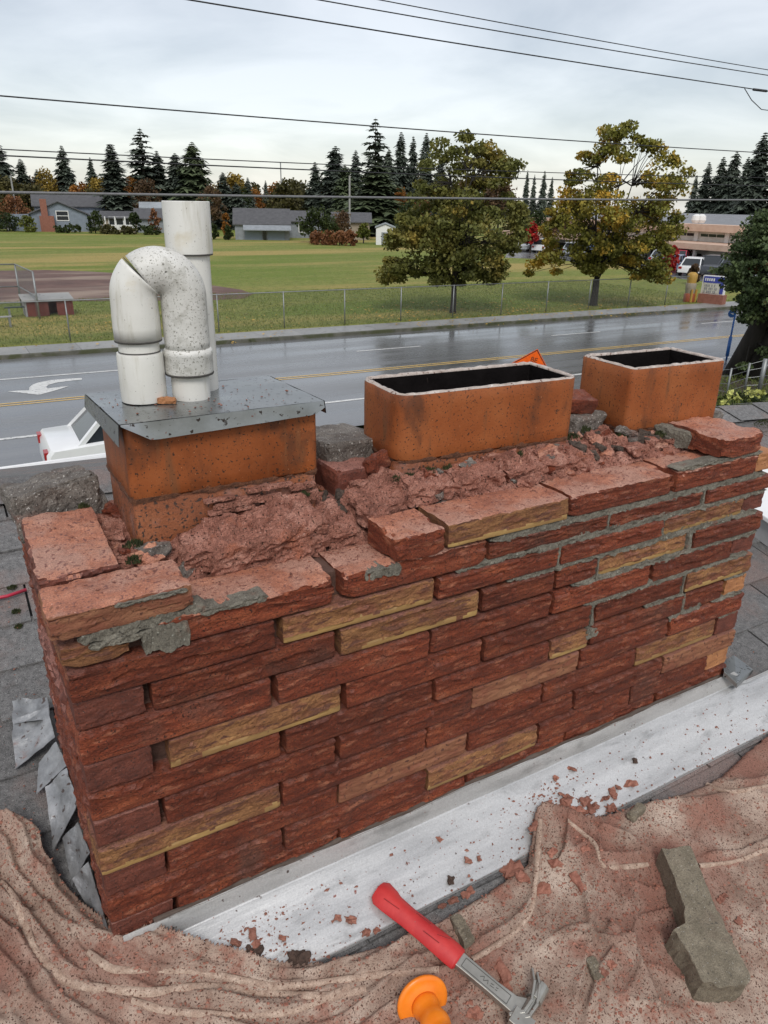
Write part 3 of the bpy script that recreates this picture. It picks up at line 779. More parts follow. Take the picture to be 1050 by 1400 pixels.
mm = MB(); mm.add([T(.5,9,zpx(284,143,200)),T(L,9,zpx(284,143,200)),T(L,13,zpx(276,146,200)),T(.5,13,zpx(276,146,200)),T(.5,9,zpx(284,143,200)-.2),T(L,9,zpx(284,143,200)-.2),T(L,13,zpx(276,146,200)-.2),T(.5,13,zpx(276,146,200)-.2)], [(0,1,2,3),(7,6,5,4),(4,5,1,0),(5,6,2,1),(6,7,3,2),(7,4,0,3)]); mm.build('roof_panel', m_roofl, t)
tbox(T, .8, L-.3, 9.5, 12.5, 0, zpx(288,144,200)).build('wall', m_gsid, t)
T, L, t = house(322,396,326.5,118,'long grey garage with wide doors at the far field edge')
gable_side(T, 0, L, 0, 7, zpx(307,118,360), zpx(287,121,360), m_gsid, m_roofd, t, ov=.3)
mm = MB(); mm.add([T(1.2,-1.4,zpx(314,117,360)),T(L+.2,-1.4,zpx(314,117,360)),T(L+.2,-.01,zpx(306,118,360)),T(1.2,-.01,zpx(306,118,360)),T(1.2,-1.4,zpx(314,117,360)-.12),T(L+.2,-1.4,zpx(314,117,360)-.12),T(L+.2,-.01,zpx(306,118,360)-.12),T(1.2,-.01,zpx(306,118,360)-.12)], [(0,1,2,3),(7,6,5,4),(4,5,1,0),(5,6,2,1),(6,7,3,2),(7,4,0,3)]); mm.build('awning', m_gsid, t)
for s in (1.4, L*.60): tbox(T, s, s+L*.31, -.14, -.02, 0, 1.5).build('garage_door', M('door grey', [(.5,(.20,.24,.28))], rough=.6, bump=0) if s < 2 else bpy.data.materials['door grey'], t)
tbox(T, L*.51, L*.57, -.10, -.02, 0, 1.5).build('door', m_glass, t)
T, L, t = house(392,440,322,126,'grey house roof partly hidden right of the garage')
gable_side(T, 0, L, 0, 8, zpx(303,126,415), zpx(290,130,415), m_gsid, m_roofd, t); window(T, 2, 1, 1.4, 1.2, t)
T, L, t = house(455,505,322,122,'grey roofed house behind the dark bush')
gable_side(T, 0, L, 0, 8, zpx(304,122,470), zpx(292,126,470), m_tan, m_roofd, t)
T, L, t = house(514,539,328.5,109,'small white shed left of the olive maple')
gable_front(T, 0, L, 0, 3.5, zpx(312,109,525), zpx(307,109,525), m_trim, m_roofl, t, ov=.15)
tbox(T, L*.3, L*.7, -.06, -.01, 0, 1.7).build('door', m_gsid, t)
# thin bare mast far away
p = at(386,300, dist=185); p[2] = S0
mast = MB().tube([p, [p[0],p[1],at(386,222,dist=185)[2]]], .12, 6).build('radio_mast', m_galvpost); tag(mast, 'thin bare mast in the gap of the far tree line', 'mast')
p = at(478,300, dist=120); p[2] = S0
tag(MB().tube([p, [p[0],p[1],at(478,240,dist=120)[2]]], .14, 8).build('utility_pole', M('grey pole', [(.5,(.30,.30,.29))], rough=.8, bump=0)), 'pale utility pole in front of the dark middle conifers', 'pole')
p = at(24,300, dist=150); p[2] = S0
tag(MB().tube([p, [p[0],p[1],at(24,240,dist=150)[2]]], .13, 8).build('utility_pole', bpy.data.materials['grey pole']), 'pale utility pole at the far left behind the red shrub', 'pole')

# ================================================================ cars
m_tyre = M('tyre', [(.5, (.015,.015,.016))], rough=.8, bump=0)
m_rimm = M('wheel rim', [(.5, (.35,.35,.36))], rough=.35, metal=.7, bump=0)
m_lamp = M('head lamp', [(.5, (.6,.6,.58))], rough=.15, bump=0)
m_tail = M('tail lamp', [(.5, (.35,.02,.02))], rough=.2, bump=0)
def paint(name, c): return M(name, [(.4, tuple(v*.95 for v in c)), (.6, c)], scale=2, rough=.28, bump=0, spec=.6, coat=.5)
def car(c, ang, paintm, label, L=4.5, W_=1.78, H_=1.45, suv=False):
    t = thing('parked_car', label, 'car', c, 'cars parked in front of the school', rotz=ang)
    hb = .82 if not suv else .95
    pb = [(-L/2,.32),(-L/2+.03,.72),(-L/2+.12,hb),(-L*.22,hb+.06),(L*.34,hb+.04),(L/2-.12,hb-.08),(L/2,.62),(L/2-.02,.30)]
    m = MB(); n = len(pb); rows = [(-W_/2,.0),(-W_/2+.06,.03),(W_/2-.06,.03),(W_/2,.0)]
    for w, g in rows: m.v += [(x*(.97 if g == 0 else 1), w, z+g*(1 if z > .5 else 0)) for x, z in pb]
    for r in range(3):
        for i in range(n): m.f.append((r*n+i, r*n+(i+1) % n, (r+1)*n+(i+1) % n, (r+1)*n+i))
    m.f.append(tuple(range(n))); m.f.append(tuple(range(3*n, 4*n))[::-1])
    body = m.build('body', paintm, t, local=True, smooth=True, autos=True)
    if suv: cabp = [(-L/2+.12,hb),(-L/2+.30,H_+.15),(L*.08,H_+.18),(L*.27,hb)]
    else: cabp = [(-L*.36,hb),(-L*.22,H_-.04),(L*.05,H_),(L*.26,hb)]
    def cab(inset, zoff, name, mat, par):
        m = MB(); k = len(cabp)
        for w, s in ((-W_/2+.10,0),(W_/2-.10,0)):
            for x, z in cabp:
                ww = w*(1 if z < hb+.1 else .82); m.v.append((x, ww, z+zoff))
        m.f += [(0,1,2,3)[::-1],(4,5,6,7)]+[(i,(i+1) % k,k+(i+1) % k,k+i) for i in range(k)]
        return m.build(name, mat, par, local=True)
    cab(0, .02, 'windows', m_glass, t)
    rp = [cabp[1], cabp[2]]
    m = MB().add([(rp[0][0]-.05,-W_/2*.80,rp[0][1]+.0),(rp[1][0]+.05,-W_/2*.80,rp[1][1]+.0),(rp[1][0]+.05,W_/2*.80,rp[1][1]+.0),(rp[0][0]-.05,W_/2*.80,rp[0][1]+.0),
                  (rp[0][0],-W_/2*.74,rp[0][1]+.06),(rp[1][0],-W_/2*.74,rp[1][1]+.06),(rp[1][0],W_/2*.74,rp[1][1]+.06),(rp[0][0],W_/2*.74,rp[0][1]+.06)], [(3,2,1,0),(4,5,6,7),(0,1,5,4),(1,2,6,5),(2,3,7,6),(3,0,4,7)])
    m.build('car_roof', paintm, t, local=True)
    for sgn in (-1, 1):
        for (xa, za), (xb, zb) in ((cabp[0], cabp[1]), (cabp[2], cabp[3])):
            MB().bar((xa, sgn*(W_/2-.095), za+.02), (xb, sgn*(W_/2-.10)*.82, zb+.03), .09).build('pillar', paintm, t, local=True)
        MB().bar((-L*.08, sgn*(W_/2-.085), hb), (-L*.07, sgn*(W_/2-.10)*.83, H_+.02 if not suv else H_+.17), .08).build('pillar', paintm, t, local=True)
    for sx in (-.31, .31):
        for sy in (-1, 1):
            w = MB(); w.tube([(L*sx, sy*(W_/2-.20), .32), (L*sx, sy*(W_/2+.005), .32)], .32, 16); ty = w.build('tyre', m_tyre, t, local=True)
            w = MB(); w.tube([(L*sx, sy*(W_/2-.02), .32), (L*sx, sy*(W_/2+.015), .32)], .19, 12); w.build('rim', m_rimm, t, local=True)
    for sy in (-1, 1):
        MB().box(L/2-.10, L/2+.005, sy*W_*.36-.18, sy*W_*.36+.18, .58, .70).build('headlight', m_lamp, t, local=True)
        MB().box(-L/2-.01, -L/2+.08, sy*W_*.38-.14, sy*W_*.38+.14, .62, .80).build('tail_light', m_tail, t, local=True)
    return t
pw_, ps, pd, pr_, pb_, pg = paint('white car paint', (.75,.76,.76)), paint('silver car paint', (.42,.45,.48)), paint('dark car paint', (.03,.035,.045)), paint('red car paint', (.36,.03,.05)), paint('blue car paint', (.10,.14,.24)), paint('grey car paint', (.22,.25,.28))
FC = math.radians(50.5-0)          # direction the school front runs
ca0 = math.atan2(46-70, 57-63)
for px, py, pm, lb, su in ((920,371,pb_,'dark blue car at the left of the school car row',False), (948,376,pw_,'white car beside the dark blue one',False), (930,362,pr_,'red car in the second row by the school',False), (972,377,pd,'dark car behind the school sign',True), (1000,378,pg,'grey green car right of the school sign',False), (1030,381,ps,'silver car at the right, next to the evergreen',False), (905,362,ps,'silver car behind the airy maple at the right',False),
    (722,343,pw_,'white car left of the airy maple',False), (745,345,pw_,'second white car left of the airy maple',True), (785,349,ps,'silver car seen under the airy maple crown',False), (800,351,pb_,'blue car seen under the airy maple crown',False), (850,354,pd,'dark car right of the airy maple trunk',False), (866,356,pw_,'white car right of the airy maple trunk',False)):
    c = at(px, py, z=S0+.12); c[2] = S0+.12; car(c, math.radians(25) + (math.pi if rnd.random() < .5 else 0), pm, lb, suv=su)
c = at(4,313, dist=146); c[2] = S0+.1; q = car(c, math.radians(-35), pd, 'dark car parked beside the blue house at far left', suv=True); del q['group']
# tarmac of the school car park
ckp = [at(a, b, z=S0+.13)[:2] for a, b in ((690,352),(760,355),(880,366),(930,381),(990,388),(1080,396),(1200,372),(1000,352),(860,341),(700,334))]
sheet_xy('car_park', [tuple(p) for p in ckp], S0+.124, m_road, kind='structure')

# ================================================================ school
m_sch_roof = M('school roof', [(.5, (.20,.205,.215))], scale=1, rough=.5, bump=.1, bscale=3)
m_fascia = M('salmon fascia', [(.4, (.52,.35,.26)), (.6, (.60,.43,.33))], scale=1, rough=.6, bump=.1)
m_cream = M('cream wall', [(.5, (.62,.61,.56))], scale=1, rough=.7, bump=.1)
m_bluedoor = M('blue door', [(.5, (.035,.08,.20))], rough=.5, bump=0)
m_teal = M('grey green panel', [(.5, (.22,.28,.27))], rough=.6, bump=0)
a = at(705,338, z=S0+.12)[:2]; b = at(1075,374, z=S0+.12)[:2]
sch = thing('school_building', 'long low two tier school with salmon fascias and grey roof at the right', 'school', ((a[0]+b[0])/2, (a[1]+b[1])/2, S0))
T, L = frame(a, b)
dm = np.linalg.norm((a+b)/2-CAM[:2])
# vertical measures taken where the facade crosses x = 960 in the photograph
best = min(np.linspace(0, L, 400), key=lambda s: abs(((np.array(T(s,0,2))-CAM)@RGT)/((np.array(T(s,0,2))-CAM)@FWD)*FPX+525-960))
dd = np.linalg.norm(np.array(T(best,0,0))[:2]-CAM[:2])
H1, H2, H3, H4 = (zpx(py, dd, 960) for py in (340, 329, 319, 309))
H5 = zpx(293, dd+9, 960)
tbox(T, 0, L, .0, 22, 0, H1-.05).build('wall', m_cream, sch)
tbox(T, -1, L+1, -2.2, 3.0, H1, H1+.55).build('fascia', m_fascia, sch)
tbox(T, 0, L, 3.0, 22, H1+.56, H3+.1).build('clerestory_wall', m_cream, sch)
tbox(T, -1, L+1, 1.8, 5.0, H3+.11, H4+.1).build('fascia', m_fascia, sch)
mm = MB(); mm.add([T(-1,5.0,H4-.2),T(L+1,5.0,H4-.2),T(L+1,16,H5),T(-1,16,H5),T(-1,26,H4-.4),T(L+1,26,H4-.4)], [(0,1,2,3),(3,2,5,4),(0,3,4),(1,5,2)]); mm.build('roof', m_sch_roof, sch)
s = 1.0; k = 0
while s < L-4:
    for i in range(3):
        tbox(T, s+i*1.05, s+i*1.05+.92, 2.95, 2.998, H1+1.05, H3-.15).build('window_pane', m_glass, sch)
    tbox(T, s+3.25, s+3.75, 2.80, 2.998, H1+.57, H3+.1).build('column', m_trim, sch)
    if k % 3 == 1: tbox(T, s+.3, s+1.5, -.05, -.003, 0, 2.2).build('door', m_bluedoor, sch)
    else: tbox(T, s+.2, s+1.6, -.06, -.003, .5, H1-.5).build('window_pane', m_glass, sch)
    tbox(T, s+1.8, s+3.1, -.06, -.003, .3, H1-.5).build('window_pane', m_glass if k % 2 else m_teal, sch)
    tbox(T, s+3.35, s+3.65, -1.6, -1.3, 0, H1-.02).build('column', m_trim, sch)
    s += 4.0; k += 1
for px in (951, 958):
    q = at(px, 305, dist=dd+6); MB().lathe(q, [(0,0),(.35,.0),(.5,.3),(.45,.7),(.2,.9),(0,.92)], 12).build('roof_vent', m_trim, sch)
bush('garden_shrub', 980, 372, 351, 11, 'rust', dd-5, 'rust red shrub in front of the school doors', 960, cat='shrub')
bush('garden_shrub', 948, 378, 362, 6, 'brown', 64, 'small brown shrub right above the totem post', 961, cat='shrub')

# ================================================================ school sign
sb = at(945,413, z=S0+.11); se = at(984,417, z=S0+.11)
T, L = frame(sb, se)
sg = thing('school_sign', 'blue and white message board sign on a brick planter at the roadside', 'sign', ((sb[0]+se[0])/2, (sb[1]+se[1])/2, S0))
tbox(T, .35, L+.1, 0, .6, -.05, .62).build('brick_planter', m_brickfar, sg)
zz0, zz1, zz2 = zpx(401, np.linalg.norm(sb[:2]-CAM[:2]), 960), zpx(386, np.linalg.norm(sb[:2]-CAM[:2]), 960), zpx(377, np.linalg.norm(sb[:2]-CAM[:2]), 960)
tbox(T, .42, L+.02, .15, .42, zz0, zz2+.05).build('frame', m_trim, sg)
bd = tbox(T, .50, L-.25, .120, .148, zz1+.02, zz2).build('header_panel', M('sign blue', [(.5,(.05,.07,.33))], rough=.4, bump=0), sg)
mp = tbox(T, .50, L-.25, .120, .148, zz0+.06, zz1-.02).build('message_panel', M('sign cream', [(.5,(.55,.54,.46))], rough=.4, bump=0), sg)
tbox(T, L-.22, L-.02, .115, .148, zz0+.06, zz2).build('side_panel', bpy.data.materials['sign blue'], sg)
lt = MB(); rr = random.Random(3); s = .58
while s < L-.65:
    w = rr.uniform(.05,.11); q = tbox(T, s, s+w, .112, .1195, zz1+.12, zz2-.10); lt.add(q.v, q.f); s += w+.05
lt.build('lettering', m_trim, bd)
lt = MB()
for row in range(3):
    s = .60
    while s < L-.45:
        w = rr.uniform(.04,.09); zt = zz1-.08-row*(zz1-zz0-.1)/3; q = tbox(T, s, s+w, .112, .1195, zt-.14, zt); lt.add(q.v, q.f); s += w+rr.choice([.03,.03,.10])
lt.build('lettering', m_grey, mp)
for s in (.55, L-.15): tbox(T, s, s+.1, .2, .35, .62, zz0).build('post', m_grey, sg)
# carved post beside it
tp = thing('totem_post', 'carved wooden post painted red and yellow beside the school sign', 'totem post', (sb[0], sb[1], S0))
c0 = np.array([sb[0]-.15, sb[1]+.1, S0]); ht = zz2+.25
lev = [(0,.30),(.12,.34),(.30,.33),(.34,.28),(.50,.31),(.62,.33),(.66,.27),(.8,.30),(.92,.30),(.96,.24),(1,.12)]
cols = [M('totem red', [(.5,(.28,.07,.03))], rough=.6, bump=.3, bscale=20), M('totem ochre', [(.5,(.42,.25,.05))], rough=.6, bump=.3, bscale=20), M('totem grey wood', [(.5,(.28,.24,.18))], rough=.8, bump=.4, bscale=20)]
for i, (i0, i1, mt) in enumerate(((0,4,0),(3,7,2),(6,11,1))):
    MB().lathe(c0, [(r, ht*h) for h, r in lev[i0:i1]], 12).build('carved_section', cols[mt], tp, smooth=True)
for dx in (-.18, .20): MB().obox(c0+np.array([dx,-.30,ht*.25]), (.06,0,0), (0,.04,0), (0,0,ht*.22)).build('carved_strip', cols[1], tp)

# ================================================================ blue bus stop pole, road works sign
m_bpole = M('blue paint', [(.5, (.02,.11,.36))], rough=.4, bump=0)
bpz = at(993,492, z=S0); d_ = np.linalg.norm(bpz[:2]-CAM[:2])
tpz = at(1003,421, dist=d_)
bs_ = thing('bus_stop_pole', 'thin blue pole with small round blue sign beside the road', 'sign pole', (bpz[0], bpz[1], S0))
b0 = np.array([bpz[0], bpz[1], S0-.05]); b1 = np.array([bpz[0], bpz[1], tpz[2]])
MB().tube([b0, b1], .035, 10).build('pole', m_bpole, bs_, smooth=True)
MB().tube([b0+[0,0,.2], b0+[0,0,.95]], .065, 12).build('sleeve', m_bpole, bs_, smooth=True)
vd = np.array([RGT0[0], RGT0[1], 0]); fw = np.array([-math.sin(YAW), -math.cos(YAW), 0])
sc_ = b1-vd*.14-[0,0,.20]
mm = MB(); mm.tube([sc_+fw*.03, sc_+fw*.045], .155, 24); disc = mm.build('round_sign', m_bpole, bs_)
mm = MB(); mm.obox(sc_+fw*.048, vd*.055, fw*.002, np.array([0,0,.012])); mm.obox(sc_+fw*.048+vd*.03-[0,0,.028], vd*.03, fw*.002, np.array([0,0,.012])); mm.build('white_mark', m_trim, disc)

m_orsign = M('orange sign face', [(.5, (.90,.125,.008))], rough=.4, bump=0)
m_blk = M('black sign print', [(.5, (.02,.015,.012))], rough=.5, bump=0)
ot = at(735,477, y=15.2)
rw = thing('road_work_sign', 'orange diamond road work sign, only its top showing above the middle flue', 'road sign', (ot[0], ot[1], S0))
vdir = np.array(CAM)-ot; vdir[2] = 0; vdir /= np.linalg.norm(vdir)
rt = np.cross((0,0,1), vdir); rt /= np.linalg.norm(rt)          # right as seen
upv = np.array([0,0,1.0])
th = math.radians(-12.5)
e1 = rt*math.cos(th)+upv*math.sin(th); e2 = -rt*math.sin(th)+upv*math.cos(th)     # tilted frame
hd = .915/math.sqrt(2); cc = ot-e2*hd
def dia(s, off): return [cc+vdir*off+e2*s, cc+vdir*off+e1*s, cc+vdir*off-e2*s, cc+vdir*off-e1*s]
def plate2(P, Q): return MB().add(P+Q, [(0,1,2,3),(7,6,5,4),(0,4,5,1),(1,5,6,2),(2,6,7,3),(3,7,4,0)])
fc = plate2(dia(hd, .003), dia(hd, -.003)).build('sign_face', m_orsign, rw)
bor = MB()
A_, B_ = dia(hd*.965, .005), dia(hd*.915, .005)
bor.add(A_+B_, [(i, (i+1) % 4, 4+(i+1) % 4, 4+i) for i in range(4)]); bor.build('border', m_blk, fc)
def text(body, size, o, rgt, upd, nrm, mat, parent, name='lettering'):
    cu = bpy.data.curves.new(name, 'FONT'); cu.body = body; cu.size = size; cu.align_x = 'CENTER'; cu.align_y = 'CENTER'; cu.extrude = .001
    ob = bpy.data.objects.new(name, cu); COL.objects.link(ob)
    dg_ = bpy.context.evaluated_depsgraph_get(); me = bpy.data.meshes.new_from_object(ob.evaluated_get(dg_))
    bpy.data.objects.remove(ob, do_unlink=True)
    V = [o+rgt*v.co.x+upd*v.co.y+nrm*v.co.z for v in me.vertices]; F = [tuple(p.vertices) for p in me.polygons]
    return mk(name, V, F, mat, parent)
text('BE', .19, cc+e2*hd*.50+vdir*.006, e1, e2, vdir, m_blk, fc)
text('PREPARED', .17, cc+e2*hd*.10+vdir*.006, e1, e2, vdir, m_blk, fc)
text('TO STOP', .17, cc-e2*hd*.26+vdir*.006, e1, e2, vdir, m_blk, fc)
MB().bar(cc-e2*hd*.9-vdir*.02, (cc[0],cc[1],S0+.25), .04).build('mast', m_grey, rw)
for s in (-1, 1):
    for q in (-1, 1): MB().bar((cc[0],cc[1],S0+.3), (cc[0]+s*.55,cc[1]+q*.45,S0-.02), .03).build('leg', m_grey, rw)

# ================================================================ white car by the near kerb
rear = at(63,622, z=S0+.75)
q = car(np.array([rear[0]+2.35, rear[1]+.75, S0-.012]), math.radians(-1.7), paint('white sedan paint', (.80,.81,.81)), 'white car parked on the near side of the road, half hidden behind the chimney', L=4.7, W_=1.82, H_=1.5)
del q['group']
# ================================================================ near right: evergreen, wire fence, shrubs
e0 = at(1003,513, z=S0)
def near_evergreen():
    rr = random.Random(5); base = np.array([e0[0], e0[1], S0-.1])
    t = thing('evergreen_tree', 'dark evergreen with leaning twin trunks at the right picture edge', 'tree', base)
    top = at(1055,300, dist=np.linalg.norm(e0[:2]-CAM[:2]))
    tops = [at(1040,440, dist=28.6), at(1058,400, dist=29.2)]
    b2 = at(1032,512, dist=28.8)
    for p0, p1, r in ((base, tops[0], .34), (np.array([b2[0],b2[1],S0-.1]), tops[1], .24)):
        mid = (p0+p1)/2; hi = p1+(p1-p0)*.9
        MB().tube([p0, mid, p1, hi], [r*1.2, r, r*.8, r*.3], 10).build('trunk', m_bark, t, smooth=True)
    # sprays: clusters along drooping boughs
    cen = []; rad = []
    OUT = [(985,370),(990,385),(1003,398),(1012,412),(1014,436),(1024,450),(1050,458),(1110,470),(1150,430),(1150,330),(1090,285),(1045,292),(1032,302),(1025,318),(1012,330),(1005,345),(1000,358)]
    n = 0
    while n < 230:
        px, py = rr.uniform(984,1150), rr.uniform(285,468)
        if not in_poly(OUT, px, py): continue
        m_ = min(math.hypot(px-a[0], py-a[1]) for a in OUT)
        if px < 1016 and py > 392: continue
        cen.append(at(px, py, dist=29+rr.uniform(-1,1)*min(2.2, .5+m_*.04))); rad.append((rr.uniform(.30,.62), rr.uniform(.30,.62), rr.uniform(.12,.26))); n += 1
    for px, py in ((1018,500),(1045,480),(1052,492)): cen.append(at(px, py, dist=28.2)); rad.append((.28,.28,.14))
    leaves_mesh('crown', np.array(cen), np.array(rad), 190, .10, m_near, 9, t)
    lm = MB()
    for c in cen[::2]:
        s = base*.3+tops[0]*.7; s = s+(np.array(tops[0])-base)*max(0, (c[2]-s[2])/4.5)
        lm.tube([s, (s+c)/2+[0,0,.15], c], [.05,.03,.01], 4, cap=False)
    lm.build('limbs', m_bark, t)
near_evergreen()
m_soil = M('bark mulch', [(.3, (.04,.028,.02)), (.7, (.10,.075,.055))], scale=4, rough=.95, bump=1, bscale=25, bdist=.04)
q = [at(a, b, z=S0)[:2] for a, b in ((955,512),(1000,505),(1060,500),(1120,502),(1120,545),(1060,540),(1000,540),(958,545))]
sheet_xy('mulch_bed', [tuple(p) for p in q], S0+.004, m_soil, kind='structure')
wf = thing('wire_fence', 'low wire fence with thin posts under the evergreen at the right', 'fence', tuple(at(1000,540, z=S0)))
pp = []
for px, pb, ptp, wd in ((964,541,505,.025), (992,546,503,.03), (1017,537,496,.035), (1037,538,490,.07), (1080,530,485,.05)):
    b = at(px, pb, z=S0); tpp = at(px+6, ptp, dist=np.linalg.norm(b[:2]-CAM[:2])); pp.append((b, tpp[2]))
    MB().tube([b-[0,0,.1], (b[0],b[1],tpp[2])], wd, 8).build('post', m_galvpost, wf, smooth=True)
for f_ in (.25,.5,.75,.96):
    MB().tube([(b[0],b[1],S0+(z-S0)*f_) for b, z in pp], .008, 5).build('wire', m_galvpost, wf)
m_yel = leafmat('pale yellow leaves', [(.3, (.40,.42,.10)), (.7, (.62,.62,.22))], scale=2, island=.3)
def lowplant(px, py, w, h, mat, n, label, seed, size):
    b = at(px, py, z=S0); t = thing('garden_plant', label, 'plant', b, 'plants below the evergreen')
    rr = random.Random(seed); cen = [b+np.array([rr.uniform(-w,w), rr.uniform(-w,w)*.6, rr.uniform(.1,1)*h]) for k in range(n)]
    leaves_mesh('foliage', np.array(cen), np.full(n, .10), 9, size, mat, seed, t)
    MB().tube([b, b+[0,0,h*.5]], .02, 5).build('stem', m_bark, t)
lowplant(1010,553, .35,.45, m_yel, 12, 'pale yellow leaved plant in the middle below the evergreen', 1, .12); lowplant(985,562, .3,.35, m_yel, 6, 'small yellow plant nearest the right flue', 2, .10); lowplant(1036,550, .25,.4, m_yel, 7, 'yellow plant close to the right picture edge', 3, .11)
lowplant(1000,556, .8,.25, AUT['green'], 26, 'low green ground plant around the yellow ones', 4, .10); lowplant(1048,556, .8,.3, AUT['green'], 26, 'low green plant at the right picture edge', 5, .10)
blades('grass_tufts', 9000, (15, 30, 11.5, 16.0), m_blade, .13, 2, 'rough grass on the near verge at the right', 'grass')

# ================================================================ overhead wires
m_cable = M('black cable', [(.5, (.02,.02,.022))], rough=.5, bump=0)
m_cable2 = M('grey cable', [(.5, (.16,.16,.165))], rough=.45, bump=0)
def wire(pa, pb, y, r, label, m=m_cable, sag=.0, ext=1.6):
    A = at(*pa, y=y); B = at(*pb, y=y); d = B-A
    A2, B2 = A-d*ext*.35, B+d*ext
    n = 24; P = [A2+(B2-A2)*i/n for i in range(n+1)]
    for i, p in enumerate(P):
        t = (i/n); u = (t*(1+ext*1.35)-ext*.35)
        p[2] += sag*(u*(u-1))
    tag(MB().tube(P, r, 6).build('power_line', m, smooth=True), label, 'cable')
wire((0,263),(1050,273.5), 13.5, .026, 'thick grey cable nearest the horizon, crossing the whole view', m_cable2, .12)
wire((0,131),(1010,207), 14.5, .013, 'single wire crossing the middle of the sky', sag=.18)
wire((0,204),(770,236.5), 14.2, .010, 'upper of the two close wires in front of the trees', sag=.1)
wire((0,212.5),(860,249), 14.0, .013, 'lower of the two close wires in front of the trees', sag=.1)
wire((260,0),(1035,122.5), 15.0, .014, 'lowest of the three wires at the top right', sag=.1, ext=.6)
wire((437,0),(1050,103), 15.0, .012, 'middle one of the three wires at the top right', sag=.1)
wire((520,0),(1050,95.5), 15.6, .011, 'topmost wire at the top right', sag=.1)
q0 = at(1018,121, y=15.0); q1 = at(1052,151, y=15.4)
tag(MB().tube([q0, q0*.7+q1*.3-[0,0,.12], q0*.3+q1*.7-[0,0,.14], q1], .012, 6).build('drop_wire', m_cable, smooth=True), 'short drooping tap wire at the right picture edge', 'cable')
tag(MB().tube([at(1030,122.3, y=15.0), at(1048,124.5, y=15.0)], .035, 8).build('wire_clamp', m_cable, smooth=True), 'black clamp on the lowest top wire at the right edge', 'clamp')

# ================================================================ chimney
STR = (4, 22, 60)                                # strata run along the wall
PINK = (0.30, 0.135, 0.105)
m_red = M('brick red', [(.25, (.070,.015,.007)), (.5, (.195,.041,.017)), (.75, (.36,.098,.040))], scale=9, stretch=(1,1,4),
          rough=.66, bump=1.0, bscale=5, bstretch=(60,80,110), bdist=.006, rand=.22, spec=.4, dust=(PINK, .3, 60),
          specks=((.05,.018,.012), 300, .60), specks2=((.38,.14,.085), 330, .68), rvar=.12, grain=(420, .38, (.55,1,1)), streak=((.36,.13,.07), 22, .54, .70, (1,1,4)), layer=((.145,.055,.035), 7, .54, .74))  # streak: orange highlights of lit ledges painted into the brick colour
m_dark = M('brick dark header', [(.3, (.075,.021,.014)), (.7, (.19,.052,.030))], scale=25, rough=.7, bump=.7, bscale=230,
           bdist=.003, rand=.18, dust=(PINK, .75, 60), specks=((.05,.02,.014), 300, .6), specks2=((.33,.13,.09), 330, .68), grain=(420, .36))
m_buff = M('brick buff', [(.28, (.14,.050,.026)), (.45, (.26,.118,.052)), (.62, (.36,.178,.074)), (.8, (.48,.272,.11))], scale=12,
           stretch=(1,1,2.4), spec=.3, rough=.75, bump=.85, bscale=5, bstretch=(60,80,110), bdist=.005, rand=.12, dust=(PINK, .5, 60),
           specks=((.16,.07,.045), 120, .57, (.25,1,1)), specks2=((.07,.035,.022), 300, .64), grain=(420, .34, (.5,1,1)), layer=((.22,.085,.048), 16, .46, .64, (1,1,2)))
m_lip = M('brick buff edge', [(.3, (.20,.11,.045)), (.55, (.36,.22,.08)), (.75, (.50,.34,.12))], scale=26, stretch=(.3,1,1), rough=.55, bump=.3, bscale=160,
          specks=((.2,.1,.05), 130, .66))
m_pinkbuff = M('brick salmon', [(.28, (.17,.062,.036)), (.5, (.29,.125,.068)), (.75, (.38,.19,.10))], scale=12, stretch=(1,1,2.4), spec=.3, rough=.75,
               bump=.85, bscale=5, bstretch=(60,80,110), bdist=.005, rand=.1, dust=(PINK, .5, 60), specks=((.12,.05,.035), 130, .6),
               layer=((.24,.085,.05), 16, .47, .66, (1,1,2)))
m_orange = M('brick orange header', [(.3, (.30,.12,.05)), (.7, (.48,.22,.09))], scale=18, rough=.65, bump=.5, bscale=200, bdist=.003,
             specks=((.2,.08,.04), 150, .62), specks2=((.6,.36,.2), 200, .7))
m_topbrick = M('brick top salmon', [(.25, (.24,.085,.052)), (.5, (.42,.165,.098)), (.75, (.54,.26,.165))], scale=11, rough=.6, bump=.8,
               bscale=190, bdist=.004, specks=((.20,.08,.06), 150, .58), specks2=((.6,.33,.25), 310, .66), grain=(430, .36), layer=((.42,.225,.165), 9, .42, .60))
m_core = M('old mortar', [(.3, (.07,.036,.026)), (.7, (.17,.09,.068))], scale=40, rough=.9, bump=1, bscale=150, bdist=.006)
m_mortar = M('grey mortar', [(.25, (.090,.080,.062)), (.55, (.175,.160,.128)), (.8, (.26,.24,.195))], scale=24, rough=.85, bump=1, bscale=170, bdist=.004,
             specks=((.33,.325,.28), 180, .66), specks2=((.06,.055,.045), 200, .63), layer=((.16,.08,.055), 13, .58, .7), grain=(430, .4))
m_cement = M('weathered cement', [(.25, (.085,.070,.060)), (.5, (.17,.148,.128)), (.8, (.30,.275,.245))], scale=22, rough=.8, bump=1, bscale=160, bdist=.007,
             specks=((.50,.48,.45), 210, .64), specks2=((.055,.045,.04), 260, .60), grain=(420, .42), layer=((.20,.115,.09), 10, .56, .7))
m_wash = M('brick dust rubble', [(.25, (.15,.060,.042)), (.5, (.34,.15,.108)), (.78, (.54,.30,.235))], scale=24, rough=.85, spec=.25, bump=1, bscale=140,
           bdist=.008, specks=((.06,.028,.020), 240, .60), specks2=((.54,.32,.26), 300, .65), grain=(440, .45), layer=((.33,.115,.065), 9, .55, .68))
